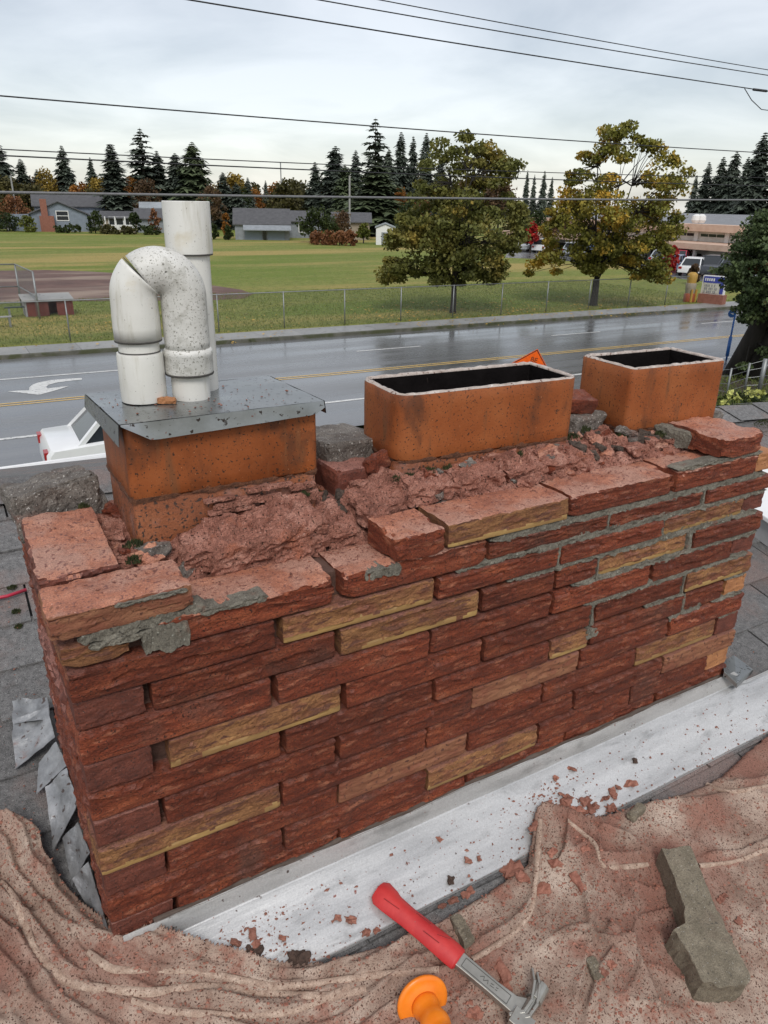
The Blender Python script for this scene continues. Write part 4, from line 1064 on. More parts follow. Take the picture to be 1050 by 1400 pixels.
m_terra = M('terracotta', [(.25, (.175,.045,.013)), (.5, (.285,.080,.023)), (.8, (.37,.125,.041))], scale=7, spec=.3, rough=.5, bump=.35, bscale=200, bdist=.002,
            specks=((.045,.024,.016), 260, .61), specks2=((.46,.22,.11), 300, .70), layer=((.13,.045,.02), 13, .53, .70, (1,1,.45)), streak=((.20,.075,.03), 40, .55, .7, (1,1,.12)), rvar=.12)
m_terra_low = M('stained terracotta', [(.25, (.15,.045,.020)), (.55, (.25,.080,.031)), (.8, (.33,.125,.055))], scale=11, rough=.6, bump=.6, bscale=120, bdist=.003,
                specks=((.045,.025,.018), 170, .57), layer=((.26,.12,.085), 13, .50, .64), grain=(380,.3))
m_rim = M('flue rim', [(.3, (.34,.27,.23)), (.6, (.52,.45,.40)), (.8, (.66,.60,.56))], scale=60, rough=.55, bump=.8, bscale=200, bdist=.003,
          specks=((.14,.07,.05), 150, .62), specks2=((.75,.72,.7), 200, .66))
m_soot = M('soot', [(.3, (.006,.005,.005)), (.7, (.012,.010,.010))], scale=30, spec=.05, rough=.95, bump=.6, bscale=90, specks=((.09,.07,.06), 60, .72, (1,1,.25)))
m_crust = M('sooty crust', [(.3, (.055,.022,.012)), (.7, (.17,.065,.030))], scale=60, rough=.9, bump=1, bscale=220, bdist=.004, grain=(420,.4))
m_moss = M('moss', [(.3, (.022,.030,.010)), (.6, (.055,.065,.018)), (.8, (.10,.085,.03))], scale=90, rough=.95, bump=1, bscale=400, bdist=.004)

ZK = [0.536, 0.493, 0.443, 0.390, 0.335, 0.279, 0.226, 0.174, 0.121, 0.070, 0.016, -0.034, -0.09]   # joint under course k
CW, CD = 1.520, 0.485
chimney = thing('brick_chimney', 'wide red and buff brick chimney with crumbling top standing on the roof', 'chimney', (CW/2, CD/2, -0.08))

def zspan(k):
    top = ZK[k-1] if k > 0 else (ZK[0] + .050 if k == 0 else None)
    bot = ZK[k]
    return bot, top
def face_relief(x, w, s, amp, lip):
    """how far the split face stands out (metres) at height fraction w"""
    r = .35*frac(x*14+s, w*1.7, s*.7, 4) + .45*frac(x*60+s, w*5.0, s*1.3, 4)
    h = w*3.1 + .35*nz3(x*5+s, 3.1, s) + .22*nz3(x*26+s, 7.7, s) + .22*nz3(x*90+s, 1.7, s)
    led = h % 1.0
    led = led*led*(1.0 if led < .93 else (1-led)/.07)          # ledges that break off sharply
    pl_, _ = plates(x*20+s, w*3.4, s)
    d = amp*(.26 + .45*led*(.55+.45*nz3(x*11+s, int(h)*3.3, 2)) + .45*r + .55*pl_)
    if lip:
        k = min(1, max(0, (w-.17)/.10))
        d = d*k + amp*.35*(1-k)
    e = min(1, w/.05, (1-w)/.06)
    return d*(.72+.28*e)

BR_N = 0
def brick(x0, x1, y0, y1, z0, z1, mat, front=True, left=False, amp=.010, lip=True, top_rough=.0, tilt=(0,0,0), name='brick', parent=chimney,
          chip=0.0, mat_top=None, hi=True, lipmat=None, back=False):
    global BR_N
    BR_N += 1
    s = BR_N*7.31
    L, D, H = x1-x0, y1-y0, z1-z0
    nx = max(6, int(L/.0048)); ny = max(3, int(D/.0125)); nzz = 13
    if not left: ny = max(3, int(D/.022))
    if top_rough: ny = max(ny, int(D/.009))
    cx, cy, cz = (x0+x1)/2, (y0+y1)/2, (z0+z1)/2
    R = Matrix.Rotation(tilt[2], 3, 'Z') @ Matrix.Rotation(tilt[1], 3, 'Y') @ Matrix.Rotation(tilt[0], 3, 'X')
    def fn(p, u, v, w):
        x, y, z = p
        # worn arrises
        ex = min(u, 1-u)*L; ez = min(w, 1-w)*H; ey = min(v, 1-v)*D
        if front and v == 0:
            r = face_relief(x, w, s, amp, lip)
            y -= r*min(1, (ex+.006)/.008)
            if ex < 1e-6: y += .0012 + .002*nz3(z*90, s, 1)
        if left and u == 0:
            r = face_relief(y*1.3+5, w, s+3, amp*1.15, False)
            x -= r*min(1, (ey+.003)/.008)
        if u in (0, 1) and not (left and u == 0):
            x += .0022*nz3(y*60+s, z*110, 2.2)
        if chip and ex < chip and ez < chip*.7 and v < .5:
            k = frac(x*22+s, y*18, z*22, 3)
            z += (-1 if w > .5 else 1)*max(0, .3+k)*.010*(1-ex/chip)
            y += max(0, .4+k)*.012*(1-ex/chip)*(1 if v == 0 else 0)
        if w == 1:
            z += .0014*nz3(x*60, y*60, s)
            if top_rough:
                z += top_rough*(frac(x*26+s, y*26, 1.7, 4) + .4*frac(x*90+s, y*90, 4, 2))
            if v == 0: z -= .0012 + .0016*abs(nz3(x*45+s, 1, 1))
        if w == 0 and v == 0: z += .0016*abs(nz3(x*45+s, 9, 1))
        q = R @ Vector((x-cx, y-cy, z-cz))
        return (q.x+cx, q.y+cy, q.z+cz)
    V, F = lattice(x0, x1, y0, y1, z0, z1, nx, ny, nzz, fn)
    mats = [mat]; mi = None
    if mat_top or lipmat:
        mats = [mat, mat_top or mat, lipmat or mat]
        mi = []
        nfront = nx*nzz*2
        for fi, q in enumerate(F):
            zz = [V[i][2] for i in q]; zc = (sum(zz)/4 - z0)/H
            a, b, c = (Vector(V[q[0]]), Vector(V[q[1]]), Vector(V[q[2]]))
            n = (b-a).cross(c-a)
            if n.length > 0: n.normalize()
            if mat_top and abs(n.z) > .8 and zc > .8: mi.append(1)
            elif lipmat and fi < nfront and zc < .20+.10*nz3(V[q[0]][0]*30, s, 1) and nz3(V[q[0]][0]*13+s, 4, 1) > -.32: mi.append(2)
            else: mi.append(0)
    o = mk(name, V, F, mat, parent, mats=mats, midx=mi)
    return o

r_, b_, p_, d_, o_ = m_red, m_buff, m_pinkbuff, m_dark, m_orange
CO = {
 1: [(.121,.402,r_), (.419,.706,r_), (.711,1.004,r_), (1.012,1.286,r_), (1.298,1.52,r_)],
 2: [(0,.298,r_), (.312,.594,b_), (.604,.880,r_), (.888,1.172,r_), (1.180,1.437,b_), (1.446,1.52,d_)],
 3: [(0,.094,d_), (.105,.402,r_), (.412,.694,b_), (.704,.877,r_), (.886,.993,r_), (1.000,1.261,b_), (1.283,1.52,r_)],
 4: [(0,.286,r_), (.298,.588,r_), (.594,.875,r_), (.884,1.156,r_), (1.168,1.431,r_), (1.440,1.52,d_)],
 5: [(0,.094,d_), (.119,.411,b_), (.423,.710,r_), (.717,.990,r_), (1.012,1.275,r_), (1.288,1.52,b_)],
 6: [(0,.299,r_), (.309,.602,r_), (.608,.884,r_), (.890,.993,b_), (1.006,1.291,r_), (1.298,1.433,r_), (1.445,1.52,o_)],
 7: [(0,.095,d_), (.103,.399,r_), (.409,.695,r_), (.700,.976,p_), (.982,1.252,r_), (1.261,1.52,r_)],
 8: [(0,.293,b_), (.298,.590,r_), (.596,.881,r_), (.888,1.159,r_), (1.164,1.434,b_), (1.442,1.52,d_)],
 9: [(0,.094,d_), (.098,.403,r_), (.408,.692,p_), (.698,.976,r_), (.982,1.254,r_), (1.261,1.52,p_)],
 10: [(0,.294,r_), (.299,.595,r_), (.601,.879,b_), (.886,1.160,r_), (1.166,1.430,r_), (1.437,1.52,o_)],
 11: [(0,.096,d_), (.105,.402,r_), (.407,.692,r_), (.699,.966,r_), (.972,1.254,r_), (1.264,1.52,r_)],
 12: [(0,.29,r_), (.30,.59,r_), (.60,.88,r_), (.89,1.16,r_), (1.17,1.52,r_)],
}
for k, row in CO.items():
    zb, zt = zspan(k)
    for i, (x0, x1, mt) in enumerate(row):
        xm = (x0+x1)/2
        # raked open joints on the left and low down, thick tooled joints at the upper right
        j = .0035 if (xm < .66 or k > 6) else (.0065 if k > 3 else .0078)
        hdr = (x0 == 0 and x1 < .11) or (x1 == CW and x1-x0 < .11)
        y1 = .298 if hdr and x0 == 0 else .094
        dy = rnd.uniform(-.0025, .0035)
        ztop_rough = 0.0
        kw = {}
        if k == 1 and x1 < .72: kw = dict(mat_top=m_topbrick, top_rough=.0016, chip=.02)
        if hdr: kw['lip'] = False
        brick(x0 + (.0 if x0 == 0 else .001), x1, dy if not hdr else dy+.002, y1, zb+j*.8, zt-j*.55 + (.006 if k == 1 and x1 < .72 else 0), mt, left=(x0 == 0),
              amp=.0028 if hdr else (.0085 if mt is not r_ else .0105), lipmat=m_lip if mt is b_ and rnd.random() < .85 else None, **kw)
    # the return wall on the left and on the right
    ys = [(.302,.485)] if row[0][1] < .11 else [(.104,.394), (.402,.485)]
    if k > 1:
        for y0, y1 in ys:
            brick(0, .094, y0, y1, zb+.003, zt-.002, rnd.choice([m_red, m_red, m_dark]), front=False, left=True, amp=.013)
    for y0, y1 in ([(.10,.39), (.40,.485)] if k % 2 else [(.10,.19), (.20,.485)]):
        V, F = MB().box(CW-.094, CW+rnd.uniform(.0,.006), y0, y1, zb+.005, zt-.005).v, MB().box(0,1,0,1,0,1).f
        mk('brick', V, F, rnd.choice([m_red, m_dark, m_orange, m_red]), chimney)

# ---- what is left of the topmost courses
# buff fragment under the left corner brick
brick(-.004, .083, .004, .092, .497, .531, m_buff, left=True, amp=.005, chip=.02)
# corner brick of the top course, salmon on top
brick(-.012, .176, .0, .092, .547, .585, m_pinkbuff, left=True, amp=.006, top_rough=.0022, mat_top=m_topbrick, chip=.012, tilt=(math.radians(-1.5), math.radians(-.5), math.radians(1)))
# brick of the left return wall
brick(-.006, .100, .102, .335, .540, .596, m_dark, left=True, amp=.010, top_rough=.0028, mat_top=m_topbrick, lip=False, tilt=(math.radians(1), 0, math.radians(-1.5)))
brick(-.004, .094, .345, .485, .497, .548, m_red, front=False, left=True, amp=.012)
brick(-.004, .094, .100, .40, .497, .538, m_red, front=False, left=True, amp=.012)
# short brick standing on the second course, middle
brick(.512, .608, -.004, .088, .541, .587, m_red, amp=.008, top_rough=.0026, mat_top=m_topbrick, chip=.03, tilt=(0, math.radians(.6), math.radians(2)))
brick(.619, .891, -.002, .092, .545, .588, m_buff, amp=.006, top_rough=.0014, mat_top=m_topbrick, lipmat=m_lip, tilt=(math.radians(-1), 0, 0))
brick(.900, 1.183, .000, .092, .546, .588, m_red, amp=.009, top_rough=.003, mat_top=m_topbrick, chip=.02)
brick(1.191, 1.452, .000, .092, .546, .588, m_red, amp=.009, top_rough=.003, mat_top=m_topbrick)
brick(1.460, 1.52, .002, .20, .546, .588, m_orange, amp=.003, lip=False)
brick(1.325, 1.462, -.002, .150, .597, .640, m_red, left=False, amp=.010, top_rough=.003, mat_top=m_topbrick, chip=.03, tilt=(0, 0, math.radians(2)))
brick(1.40, 1.50, .20, .30, .592, .625, m_red, amp=.010, top_rough=.004, mat_top=m_topbrick, chip=.03)

# ---- inside of the wall: old mortar the bricks are bedded in
core = MB().box(.014, CW-.012, .030, CD-.003, -.12, .535)
core.build('mortar_core', m_core, chimney)
for x0, x1 in ((.9, CW-.012), (.63, .9)):
    MB().box(x0+.001, x1-.001, .014, .12, .5352, .556).build('mortar_core', m_core, chimney)

# ---- tooled grey joints, upper right, and the smears at the left corner
def ribbon(x0, x1, zc, hh, seed, y=-.0008, taper=True, depth=.03, slope=0):
    n = max(8, int((x1-x0)/.003)); mb = MB()
    def edge(x, sgn, t):
        e = .8 if not taper else min(1, t/.06+.15, (1-t)/.06+.15)
        return zc + slope*(x-x0) + sgn*hh*e*(1 + .75*frac(x*34+seed, sgn*3, seed, 5))
    def fn(u, v):
        x = x0+(x1-x0)*u
        zt, zb = edge(x, 1, u), edge(x, -1, u)
        # v: 0 back bottom, .2 front bottom ... .8 front top, 1 back top
        lv = [0, .2, .4, .6, .8, 1.0]
        if v < .1: return (x, y+depth, zb)
        if v > .9: return (x, y+depth, zt)
        w = (v-.2)/.6
        return (x, y + .0034*frac(x*40+seed, w*3, seed, 5) + .0022*frac(x*150+seed, w*9, seed, 3), zb+(zt-zb)*w)
    mb.grid(fn, n, 5)
    return mb.build('mortar_joint', m_mortar, chimney)
JT = [(0,.712,1.50,.0078), (1,.640,.80,.006), (1,.80,1.515,.0082), (2,.76,1.16,.0065), (2,1.0,1.50,.0085), (3,.93,1.285,.0075), (3,1.255,1.515,.008),
      (4,.97,1.28,.008), (4,1.26,1.50,.006), (5,1.16,1.29,.005), (5,1.43,1.51,.004), (6,1.25,1.36,.010), (6,1.40,1.51,.006), (7,1.44,1.512,.006), (-1,1.19,1.47,.004)]
for i, (k, x0, x1, hh) in enumerate(JT):
    zc = ZK[k] if k >= 0 else .592
    ribbon(x0, x1, zc+.001, hh, i*5.3+1)
def vjoint(x, k, w, seed):
    zb, zt = zspan(k)
    mb = MB()
    def fn(u, v):
        z = zb+(zt-zb)*u
        ww = w*(1+.5*frac(z*30+seed, v, seed, 3))
        return (x+(v-.5)*2*ww, -.001 + (.02 if v in (0, 1) else 0) + .003*frac(z*40+seed, v*3, seed, 3), z)
    mb.grid(fn, 10, 4); mb.build('mortar_joint', m_mortar, chimney)
for x, k, w in ((1.008,1,.006), (.884,2,.006), (1.292,1,.006), (1.272,3,.011), (1.001,5,.009), (1.282,5,.006), (1.294,6,.006), (1.176,2,.005), (.997,3,.006)):
    vjoint(x, k, w, x*9)
# smears
ribbon(.018, .20, .541, .0085, 61, y=-.002)
ribbon(.10, .168, .512, .018, 63, y=-.005)
ribbon(.03, .12, .526, .006, 64, y=-.002)
ribbon(.185, .29, .5375, .0045, 65, y=-.005)
ribbon(.455, .525, .530, .008, 66, y=-.006)
ribbon(.985, 1.02, .262, .012, 67, y=-.004)
ribbon(.07, .17, .5805, .003, 68, y=-.005)

# ---- the broken crown: rubble and dust between the flues
def crown_z(x, y):
    t = min(1, max(0, (y-.085)/.075))
    lo = .538 + .050*min(1, max(0, (x-.60)/.10))
    hi = .574 + .050*min(1, max(0, (x-.50)/.12))
    if x < .16: hi = .572
    b = lo + (hi-lo)*(t**1.1)
    if .435 < x < .455: b -= .03                                  # open crack beside the big slab
    q = .35*nz3(x*11, y*11, 2.2)
    p1, e1 = plates(x*17+q, y*19+q, .5, 1.0); p2, e2 = plates(x*52+q, y*52, 7.5, 1.0); p3, e3 = plates(x*140, y*140, 3.5)
    am = min(1, max(.25, (y-.085)/.02))
    n = am*(.013*p1 + .0065*p2 + .0030*p3) - .006*(1-e1) - .0022*(1-e2)
    return b + n + .003*frac(x*60, y*60, 5.3, 3)
nx, ny = 560, 150
def cf(u, v):
    x = .016+(CW-.034)*u; y = .086+.375*v
    z = crown_z(x, y)
    if y > .40: z -= (y-.40)*.35
    return (x, y, z)
mb = MB().grid(cf, nx, ny)
mb.build('mortar_crown', m_wash, chimney)

# chunks: knobbly blocks
def rock(name, c, dims, mat, seed, amp=.25, parent=None, rot=(0,0,0), n=6, knock=1.0):
    R = (Matrix.Rotation(rot[2], 3, 'Z') @ Matrix.Rotation(rot[1], 3, 'Y') @ Matrix.Rotation(rot[0], 3, 'X'))
    m = min(dims)
    def fn(p, u, v, w):
        q = Vector(p)
        k = amp*m*(frac(q.x/m*1.1+seed, q.y/m*1.1, q.z/m*1.1, 4))
        d = q.normalized()
        # knock the corners off unevenly
        cc = sum(1 for t in (u, v, w) if t in (0, 1))
        pull = (0, 0, .07, .20)[cc]*knock*m*(1+.9*nz3(seed+u*3.3, v*3.3, w*3.3))
        q = q + d*k - d*pull
        q = R @ q
        return (q.x+c[0], q.y+c[1], q.z+c[2])
    a, b, d = (max(2, int(round(n*t/max(dims)))) for t in dims)
    V, F = lattice(-dims[0]/2, dims[0]/2, -dims[1]/2, dims[1]/2, -dims[2]/2, dims[2]/2, a, b, d, fn)
    return mk(name, V, F, mat, parent)

# cement block on the far left corner
rock('cement_block', (.055, .412, .590), (.140, .115, .085), m_cement, 3.3, amp=.20, parent=chimney, rot=(math.radians(-6), math.radians(-8), math.radians(4)), n=26)
# grey crown left standing between the first two flues, with broken brick under it
rock('cement_block', (.585, .355, .632), (.150, .17, .055), m_cement, 9.1, amp=.16, parent=chimney, rot=(math.radians(-4), math.radians(3), .1), n=26)
rock('broken_brick', (.560, .262, .602), (.098, .085, .060), m_dark, 12.4, amp=.08, parent=chimney, rot=(math.radians(3), math.radians(3), .10), n=14, knock=.7)
rock('broken_brick', (.528, .215, .556), (.10, .085, .050), m_dark, 15.4, amp=.08, parent=chimney, rot=(0, 0, .06), n=14, knock=.7)
rock('cement_block', (1.132, .262, .643), (.115, .11, .05), m_cement, 18.7, amp=.2, parent=chimney, rot=(.1, 0, .2), n=18)
rock('broken_brick', (1.130, .258, .686), (.085, .075, .034), m_red, 19.2, amp=.12, parent=chimney, rot=(math.radians(7), math.radians(5), -.25), n=16)
rock('cement_block', (1.165, .30, .640), (.10, .09, .05), m_cement, 21.7, amp=.3, parent=chimney, rot=(.1, .2, .4), n=16)
rock('cement_block', (1.50, .235, .615), (.10, .14, .04), m_cement, 23.7, amp=.3, parent=chimney, rot=(.0, .1, .3), n=16)
rock('cement_block', (1.31, .155, .615), (.035, .15, .04), m_mortar, 25.7, amp=.3, parent=chimney, rot=(.0, .0, .35), n=16)
rock('cement_block', (.50, .42, .60), (.12, .10, .06), m_wash, 26.7, amp=.3, parent=chimney, rot=(.0, .0, .35), n=16)
def flake(c, dims, rot, seed, mat=m_wash, lay=5.0):
    R = (Matrix.Rotation(rot[2], 3, 'Z') @ Matrix.Rotation(rot[1], 3, 'Y') @ Matrix.Rotation(rot[0], 3, 'X'))
    def fn(p, u, v, w):
        x, y, z = p
        ex = min(u, 1-u)*dims[0]; ey = min(v, 1-v)*dims[1]
        pl_, e_ = plates(x*26+seed, y*30, seed, 1.0)
        if w == 1:
            z += .22*dims[2]*pl_ + .006*frac(x*38+seed, y*60, 1, 4) - .005*(1-e_)
            st = (y*90+1.2*nz3(x*16+seed, y*16, 4)) % 1.0
            z += .0035*st                                          # flaky layers
            if ex < .012: z -= .30*dims[2]*(1-ex/.012)*(.6+.5*nz3(y*40, seed, 1))
        if v == 0: y += .010*frac(x*30+seed, z*lay*9, seed, 4) - .004*((z*95+.8*nz3(x*20, 1, seed)) % 1.0)
        if u in (0, 1): x += .012*frac(y*30+seed, z*30, seed, 4)
        q = R @ Vector((x, y, z)); return (q.x+c[0], q.y+c[1], q.z+c[2])
    V, F = lattice(-dims[0]/2, dims[0]/2, -dims[1]/2, dims[1]/2, -dims[2]/2, dims[2]/2, max(6, int(dims[0]/.0045)), max(5, int(dims[1]/.005)), max(4, int(dims[2]/.005)), fn)
    return mk('mortar_slab', V, F, mat, chimney)
flake((.335, .135, .578), (.205, .085, .048), (math.radians(17), math.radians(-6), math.radians(3)), 3.1)
flake((.385, .118, .556), (.10, .055, .030), (math.radians(10), math.radians(-2), math.radians(2)), 8.1)
flake((.245, .135, .568), (.09, .07, .035), (math.radians(14), math.radians(4), math.radians(-4)), 12.1)
flake((.66, .128, .606), (.10, .055, .030), (math.radians(10), math.radians(2), math.radians(4)), 15.1)
flake((.765, .128, .610), (.105, .06, .028), (math.radians(8), math.radians(-2), math.radians(-2)), 18.1)
flake((.875, .130, .612), (.10, .06, .028), (math.radians(9), math.radians(1), math.radians(3)), 21.1)
flake((.975, .132, .610), (.09, .065, .026), (math.radians(6), math.radians(3), math.radians(-5)), 24.1)
flake((.475, .150, .560), (.055, .10, .040), (math.radians(6), math.radians(3), math.radians(-5)), 27.1)
flake((.555, .140, .585), (.09, .08, .035), (math.radians(8), math.radians(3), math.radians(9)), 29.1)
# loose lumps of the crown
for i in range(150):
    x = rnd.uniform(.10, 1.31); y = rnd.uniform(.092, .162)
    if .15 < x < .47 and rnd.random() < .6: continue
    if .47 < x < .62: y = rnd.uniform(.10, .24)
    if 1.03 < x < 1.21: y = rnd.uniform(.10, .33)
    if x < .145: y = rnd.uniform(.10, .36)
    sz = rnd.choice([rnd.uniform(.008, .018), rnd.uniform(.012, .030), rnd.uniform(.02, .042)])
    rock('mortar_lump' if i % 3 else 'brick_piece', (x, y, crown_z(x, y)+sz*.12), (sz*rnd.uniform(1.1,1.7), sz, sz*rnd.uniform(.45,.8)), rnd.choice([m_wash, m_wash, m_wash, m_topbrick, m_red, m_cement]), 231+i*3.7, amp=.5, parent=chimney,
         rot=(rnd.uniform(-.5,.5), rnd.uniform(-.5,.5), rnd.uniform(-1.5,1.5)), n=4 if sz < .02 else 6, knock=1.2)
m_soilc = M('dark grit', [(.3, (.035,.026,.020)), (.7, (.12,.085,.065))], scale=80, rough=.9, bump=1, bscale=300, bdist=.005, grain=(420,.45))
for i in range(46):
    x, y = rnd.choice([(rnd.uniform(1.03,1.20), rnd.uniform(.12,.30)), (rnd.uniform(1.10,1.32), rnd.uniform(.115,.155)), (rnd.uniform(.475,.52), rnd.uniform(.17,.30))])
    sz = rnd.uniform(.010, .026)
    rock('grit_lump', (x, y, crown_z(x, y)+sz*.1), (sz*1.5, sz, sz*.5), m_soilc, 611+i*3.7, amp=.6, parent=chimney, rot=(rnd.uniform(-.4,.4), rnd.uniform(-.4,.4), rnd.uniform(-1.5,1.5)), n=6, knock=1.4)
# ---- crumbs over the broken top (too small to pick apart)
def crumbs(name, pts, mat, seed, smin, smax, parent=None):
    rr = random.Random(seed); mb = MB()
    base = [(1,0,0),(-1,0,0),(0,1,0),(0,-1,0),(0,0,1),(0,0,-1)]
    tri = [(0,2,4),(2,1,4),(1,3,4),(3,0,4),(2,0,5),(1,2,5),(3,1,5),(0,3,5)]
    for p in pts:
        s = smin*(smax/smin)**(rr.random()**1.8)
        th = rr.random()*6.28; ca, sa = math.cos(th), math.sin(th)
        sx, sy, sz = s*rr.uniform(.6,1.4), s*rr.uniform(.5,1.1), s*rr.uniform(.35,.8)
        V = []
        for q in base:
            x, y, z = q[0]*sx*rr.uniform(.6,1.3), q[1]*sy*rr.uniform(.6,1.3), q[2]*sz*rr.uniform(.6,1.2)
            x += rr.uniform(-.3,.3)*s; y += rr.uniform(-.3,.3)*s
            V.append((p[0]+x*ca-y*sa, p[1]+x*sa+y*ca, p[2]+z+sz*.4))
        mb.add(V, tri)
    return tag(mb.build(name, mat, parent), kind='stuff')
pts = []
for i in range(3200):
    x, y = rnd.uniform(.02, 1.48), rnd.uniform(.088, .22)
    if .13 < x < .48 and y > .175: continue
    if .60 < x and y > .155: continue
    pts.append((x, y, crown_z(x, y)))
crumbs('brick_crumbs', pts, m_wash, 4, .0012, .006, chimney)
pts = []
for i in range(520):
    q = rnd.choice([(0,.17,.0,.09,.586), (0,.10,.10,.33,.598), (.12,.40,.02,.09,.541), (.42,.51,.03,.09,.541), (.62,.89,.02,.09,.589), (.90,1.45,.02,.09,.589), (.515,.605,.01,.085,.588)])
    pts.append((rnd.uniform(q[0], q[1]), q[2]+(q[3]-q[2])*rnd.random()**.6, q[4]))
crumbs('brick_crumbs', pts, m_wash, 5, .0008, .0035, chimney)

# moss tufts
def moss(name, spots, parent):
    for i, (x, y, z, r) in enumerate(spots):
        rr = random.Random(i*3+1); mb = MB()
        for k in range(int(60+r*4200)):
            a, d = rr.random()*6.28, r*rr.random()**.6
            px, py = x+d*math.cos(a), y+d*math.sin(a)*.7
            h = rr.uniform(.002,.007)*(1-.5*d/r); w = rr.uniform(.001,.0026); t = rr.random()*3.14
            zz = z+(1-(d/r)**2)*r*.35
            mb.add([(px-w*math.cos(t), py-w*math.sin(t), zz-.004), (px+w*math.cos(t), py+w*math.sin(t), zz-.004), (px+rr.uniform(-.004,.004), py+rr.uniform(-.004,.004), zz+h)], [(0,1,2)])
        tag(mb.build(name, m_moss, parent), kind='stuff')
moss('moss', [(.135,.175,.585,.016), (.125,.125,.582,.013), (.09,.335,.600,.010), (.64,.160,.618,.016), (.68,.158,.622,.022), (.73,.156,.622,.020), (.90,.152,.626,.014), (.615,.170,.615,.014),
              (1.07,.19,.628,.025), (1.12,.21,.632,.028), (1.19,.16,.626,.020), (1.29,.138,.620,.016), (.495,.20,.572,.018), (.485,.25,.582,.020), (.43,.172,.618,.010)], chimney)

# ---- flue tiles
def rrect(x0, x1, y0, y1, r, n=6):
    P = []
    for cx, cy, a0 in ((x1-r, y1-r, 0), (x0+r, y1-r, 90), (x0+r, y0+r, 180), (x1-r, y0+r, 270)):
        for i in range(n+1):
            a = math.radians(a0+90*i/n); P.append((cx+r*math.cos(a), cy+r*math.sin(a)))
    return P
def loop_dense(P, step=.008):
    Q = []
    for i in range(len(P)):
        a, b = np.array(P[i]), np.array(P[(i+1) % len(P)])
        k = max(1, int(np.linalg.norm(b-a)/step))
        for t in range(k): Q.append(tuple(a+(b-a)*t/k))
    return Q
def flue(x0, x1, y0, y1, z0, zj, z1, r, seed, label, wall=.0135, rim=True, rot=0.0):
    """upper tile sits on the lower one at zj"""
    out = loop_dense(rrect(x0, x1, y0, y1, r)); n = len(out)
    inn = loop_dense(rrect(x0+wall, x1-wall, y0+wall, y1-wall, max(.006, r-wall*.6)))
    c = np.array(((x0+x1)/2, (y0+y1)/2))
    cr_, sr_ = math.cos(rot), math.sin(rot)
    def turn(p): return (c[0]+(p[0]-c[0])*cr_-(p[1]-c[1])*sr_, c[1]+(p[0]-c[0])*sr_+(p[1]-c[1])*cr_, p[2])
    def ring(P, z, grow=0.0, jit=0.0):
        R = []
        for p in P:
            d = np.array(p)-c; d = d/np.linalg.norm(d)
            k = grow + jit*frac(p[0]*25+seed, p[1]*25, z*25, 3)
            R.append((p[0]+d[0]*k, p[1]+d[1]*k, z + jit*.8*nz3(p[0]*50+seed, p[1]*50, 5)))
        return R
    def stack(rings, name, mat, parent, close=False):
        m = len(rings[0]); V = [turn(p) for q in rings for p in q]; F = []
        for i in range(len(rings)-1):
            for k in range(m):
                k2 = (k+1) % m
                F.append((i*m+k, i*m+k2, (i+1)*m+k2, (i+1)*m+k))
        if close: F.append(tuple((len(rings)-1)*m+k for k in range(m)))
        return mk(name, V, F, mat, parent, smooth=True)
    up = stack([ring(out, zj+.0005, -.010), ring(out, zj+.001, -.002, .001), ring(out, zj+.004, 0, .0012)] + [ring(out, zj+(z1-zj)*t, 0, .0007) for t in (.2,.4,.6,.8)] + [ring(out, z1-.004, 0, .001), ring(out, z1-.001, -.002, .0012)], 'flue_tile', m_terra, chimney)
    tag(up, label)
    if rim:
        k = max(len(out), len(inn)); 
        # rim: top face between outer and inner loop, matched by angle
        V = []; F = []
        for p in out:
            d = np.array(p)-c
            q = (c[0]+np.clip(d[0], -(x1-x0)/2+wall, (x1-x0)/2-wall), c[1]+np.clip(d[1], -(y1-y0)/2+wall, (y1-y0)/2-wall))
            h = .0022*frac(p[0]*60+seed, p[1]*60, 2, 4)
            V += [(p[0]-d[0]*.006, p[1]-d[1]*.01, z1-.0012), ((p[0]*.6+q[0]*.4), (p[1]*.6+q[1]*.4), z1+.0022+h), (q[0], q[1], z1+.0005+h), (q[0], q[1], z1-.0025)]
        for i in range(n):
            j = (i+1) % n
            for t in range(3): F.append((i*4+t, j*4+t, j*4+t+1, i*4+t+1))
        mk('tile_rim', [turn(p) for p in V], F, m_rim, up, smooth=True)
        Q = [(c[0]+np.clip(p[0]-c[0], -(x1-x0)/2+wall, (x1-x0)/2-wall), c[1]+np.clip(p[1]-c[1], -(y1-y0)/2+wall, (y1-y0)/2-wall)) for p in out]
        rings = [[(q[0], q[1], z1-.0025) for q in Q], [(q[0], q[1], z1-.20) for q in Q], [(q[0], q[1], z1-.42) for q in Q]]
        stack(rings, 'soot_lining', m_soot, up, close=True)
    lo = stack([ring(out, z0, -.003, .001), ring(out, zj-.006, -.003, .0016), ring(out, zj-.002, -.0045, .0016), ring(out, zj-.001, -.012)], 'flue_tile', m_terra_low, chimney)
    # crust of old mortar round the joint
    def crust(p, dz, g):
        d = np.array(p)-c; d = d/np.linalg.norm(d); hgt = .0030*(1+1.8*frac(p[0]*30+seed, p[1]*30, 4, 5))
        k = .0024*frac(p[0]*38+seed, p[1]*38, dz*3, 4)+.0006
        return (p[0]+d[0]*k*g, p[1]+d[1]*k*g, zj+dz*hgt)
    stack([[crust(p, -1, -.5) for p in out], [crust(p, -.5, 1) for p in out], [crust(p, .4, 1.0) for p in out], [crust(p, 1.3, -.5) for p in out]], 'joint_crust', m_crust, up)
    return up
flue(.143, .463, .182, .380, .50, .652, .772, .009, 2.2, 'capped orange terracotta flue tile under the sheet metal cap', rim=False)
flue(.626, 1.048, .164, .334, .56, .642, .770, .034, 5.1, 'long open terracotta flue tile in the middle, soot black inside', rot=math.radians(-3.2))
